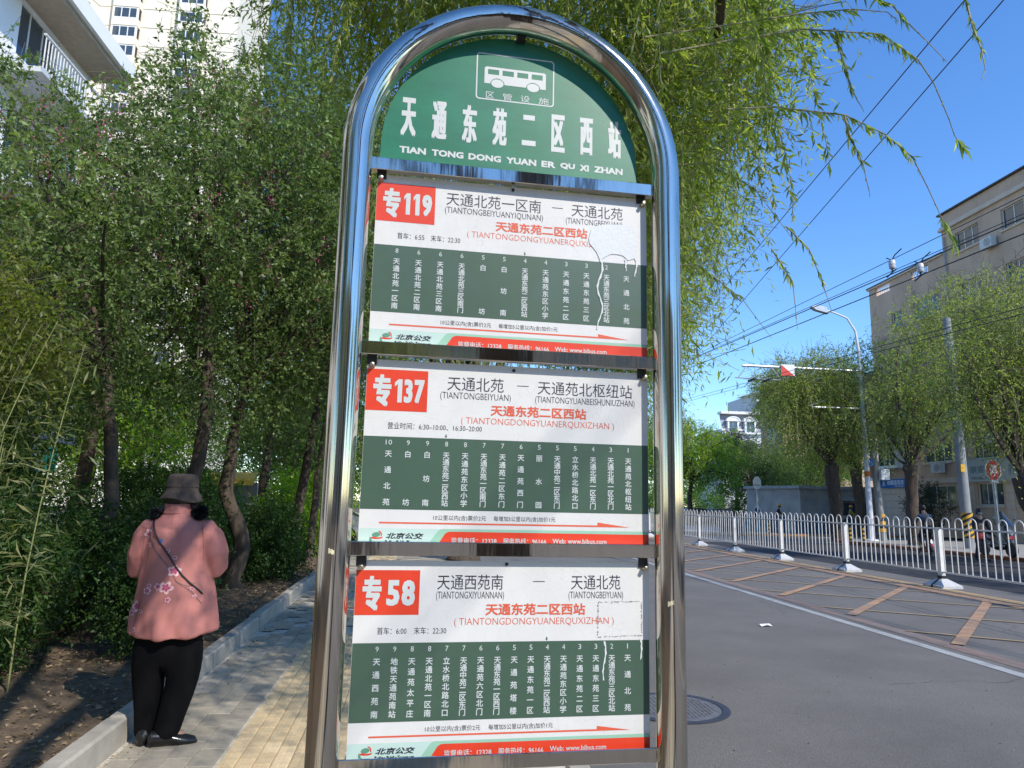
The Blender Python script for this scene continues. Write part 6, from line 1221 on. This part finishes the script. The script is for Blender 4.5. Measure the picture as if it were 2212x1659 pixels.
g = G(); decal(g, [(-1.815, 1.165), (-1.785, 1.165), (-1.80, 1.10), (-1.82, 1.06), (-1.826, 1.085), (-1.838, 1.05), (-1.842, 1.08)], .003); g.obj('bird_tail_print', M_pwhite, wo)
g = twigline([(-1.835, 1.345), (-1.80, 1.28), (-1.74, 1.20), (-1.66, 1.09), (-1.58, .99), (-1.50, .915)], .0001); pts = [onj(a, b, .006) for a, b in [(-1.845, 1.355), (-1.82, 1.315), (-1.79, 1.27), (-1.755, 1.22), (-1.72, 1.175), (-1.68, 1.12), (-1.64, 1.065), (-1.60, 1.015), (-1.56, .968), (-1.52, .93), (-1.495, .90)]]
g = G(); g.tube(pts, .0055, 6); g.obj('bag_strap', M_black, wo, True)
g = G(); vv = [(-1.714+.089*math.cos(a), 4.952+.088*math.sin(a), 1.392) for a in np.linspace(PI*1.02, PI*1.98, 14)]; g.tube(vv, .0022, 5); g.obj('collar_seam', mat('seam', (.30, .10, .085), .8), wo)
for q, xs_ in (('L', [(-1.872, 1.33), (-1.885, 1.22), (-1.895, 1.10)]), ('R', [(-1.535, 1.33), (-1.522, 1.22), (-1.512, 1.10)])): twigline(xs_, .004).obj('arm_seam', mat('seam', 0), wo)
# trousers
p, e, r = chain([((-1.695, 4.95, .80), .17), ((-1.695, 4.95, .66), .185), ((-1.80, 4.95, .50), (.125, .135)), ((-1.805, 4.965, .33), (.090, .098)), ((-1.79, 4.96, .18), (.080, .085)), ((-1.785, 4.955, .012), (.070, .076))], [((-1.695, 4.95, .66), .185), ((-1.595, 4.95, .50), (.125, .135)), ((-1.60, 4.945, .33), (.094, .100)), ((-1.635, 4.925, .18), (.085, .088)), ((-1.665, 4.905, .012), (.072, .078))])
skin('trousers', p, e, r, mat('black_trousers', (.0035, .0035, .004), .95, 0, .2, 12, .2, 40, spec=.15), wo, 2)
for a, b, c in (((-1.785, 4.91, .040), (-1.785, 5.0, .040), (-1.79, 5.10, .03)), ((-1.70, 4.875, .040), (-1.62, 4.905, .042), (-1.535, 4.94, .032))):
    A, B, C_ = map(Vector, (a, b, c)); g = G(); d = (C_-A).normalized(); n_ = Vector((-d.y, d.x, 0)); prof = []
    for s_, w2, h2 in ((-.045, .016, .055), (-.028, .038, .085), (.05, .045, .085), (.12, .050, .062), (.18, .047, .052), (.222, .032, .040), (.236, .010, .018)):
        q = Vector((A.x, A.y, 0))+d*s_; prof.append([q+n_*w2*math.cos(t_)+Vector((0, 0, max(.001, .004+h2*.5+h2*.55*math.sin(t_)))) for t_ in np.linspace(0, 2*PI, 12, False)])
    g.add([v for pr_ in prof for v in pr_], [(i*12+k, i*12+(k+1) % 12, (i+1)*12+(k+1) % 12, (i+1)*12+k) for i in range(6) for k in range(12)]+[tuple(range(12)), tuple(range(83, 71, -1))]); sh_ = g.obj('shoe', mat('black_leather', (.012, .012, .012), .22, 0, .2, 20, .1, 80), wo, True)
# hat, hair
g = G(); g.lathe([(.118, -.062), (.128, -.072), (.131, -.066), (.100, -.012), (.097, .0), (.0965, .012), (.100, .014), (.097, .03), (.094, .06), (.086, .084), (.068, .096), (.02, .100)], 32, (-1.705, 4.965, 1.548)); me = g.mesh('hat', mat('hat_brown', (.075, .055, .044), .95, 0, .12, 40, .4, 200), (-1.70, 4.95, 0), True)
for v in me.vertices: a = math.atan2(v.co.y-.015, v.co.x+.005); k = max(0, (1.53-v.co.z)/.06); v.co.z += .008*math.sin(3*a+.5)*k-.012*k*v.co.x/.12; v.co += Vector((math.cos(a), math.sin(a), 0))*.003*mn.noise(v.co*30)
link('bucket_hat', me, wo)
g = G(); g.lathe([(.03, -.075), (.07, -.07), (.088, -.03), (.092, .02), (.088, .05)], 20, (-1.708, 4.962, 1.50)); hr = g.obj('hair', M_hair, wo, True)
for sx, cx, cz in ((-1, -1.825, 1.385), (1, -1.572, 1.405)):
    n = 1400; d = nrm(rng.normal(size=(n, 3))); rr_ = .014+.020*rng.random((n, 1)); P = np.array([cx, 4.925, cz])+d*rr_*[1.15, .8, 1.1]; V = leaves(P, d*.4+rng.normal(size=(n, 3))*.5+np.array([sx*.25, 0, -.55]), .035, .006, .2); npmesh('hair_bunch', V, 4, M_hair, wo, kind='stuff')
    g = G(); g.tube([(cx-sx*.055, 4.94, 1.455), (cx-sx*.02, 4.93, 1.425), (cx, 4.925, cz), (cx+sx*.01, 4.925, cz-.045)], [.018, .022, .028, .010], 10); g.obj('hair_bunch_core', M_hair, wo, True)
g = G(); g.box(-1.745, -1.675, 5.262, 5.27, 1.07, 1.21, b=.003); g.obj('phone', M_scb, None, label='dark phone held in front of the woman in the pink jacket', cat='phone')
head_bits(wo, dict(hed=(-1.712, 4.985, 1.50)), 1, (0, 1), False)

for x, y, lb in ((19.4, 9, 'street willow across the road beyond the right edge'), (19.6, -3, 'street willow across the road behind the viewer'), (19.4, -15, 'farthest street willow across the road behind the viewer')):
    rwillow((x, y, 0), (x, y, 3.2), .28, [(x, y, 6.2, 3.0, 3.2, 2.4)], 110, lb, L=.16, W=.06)
bb = thing('tan_block', (-6, -55, 0), 'long tan apartment block across the end of the street behind the viewer', 'building')
g = G(); Wq = Wall((40, -55), (-1, 0)); hq = [(3+5*k, 5.2+5*k, 1.4+2.9*f, 2.9+2.9*f) for k in range(12) for f in range(6)]; punched(g, Wq, 0, 64, -.1, 18.5, hq); g.add([Wq(0, 18.5), Wq(64, 18.5), Wq(64, 18.5, -10), Wq(0, 18.5, -10)], [(0, 1, 2, 3)]); g.obj('wall', M_tan, bb)
g = G(); [interior(g, Wq, h) for h in hq]; g.obj('rooms', M_room, bb, kind='stuff')
for h in hq[::1]: window(Wq, h, bb, 2)

for x, y, z, r, lb in ((17.5, 64, 1.3, 2.6, 'low green bushes behind the parked silver car'), (22.8, 66, 1.5, 3.0, 'low green bushes behind the black car left of the hut'), (28, 68, 1.6, 2.8, 'low bushes behind the concrete hut')):
    shrub('shrub', lb, (x, y, z), (r, 1.2, z+.6), 300, 40, .5, .16, .08, L_mid, group='bushes at the far end of the street')
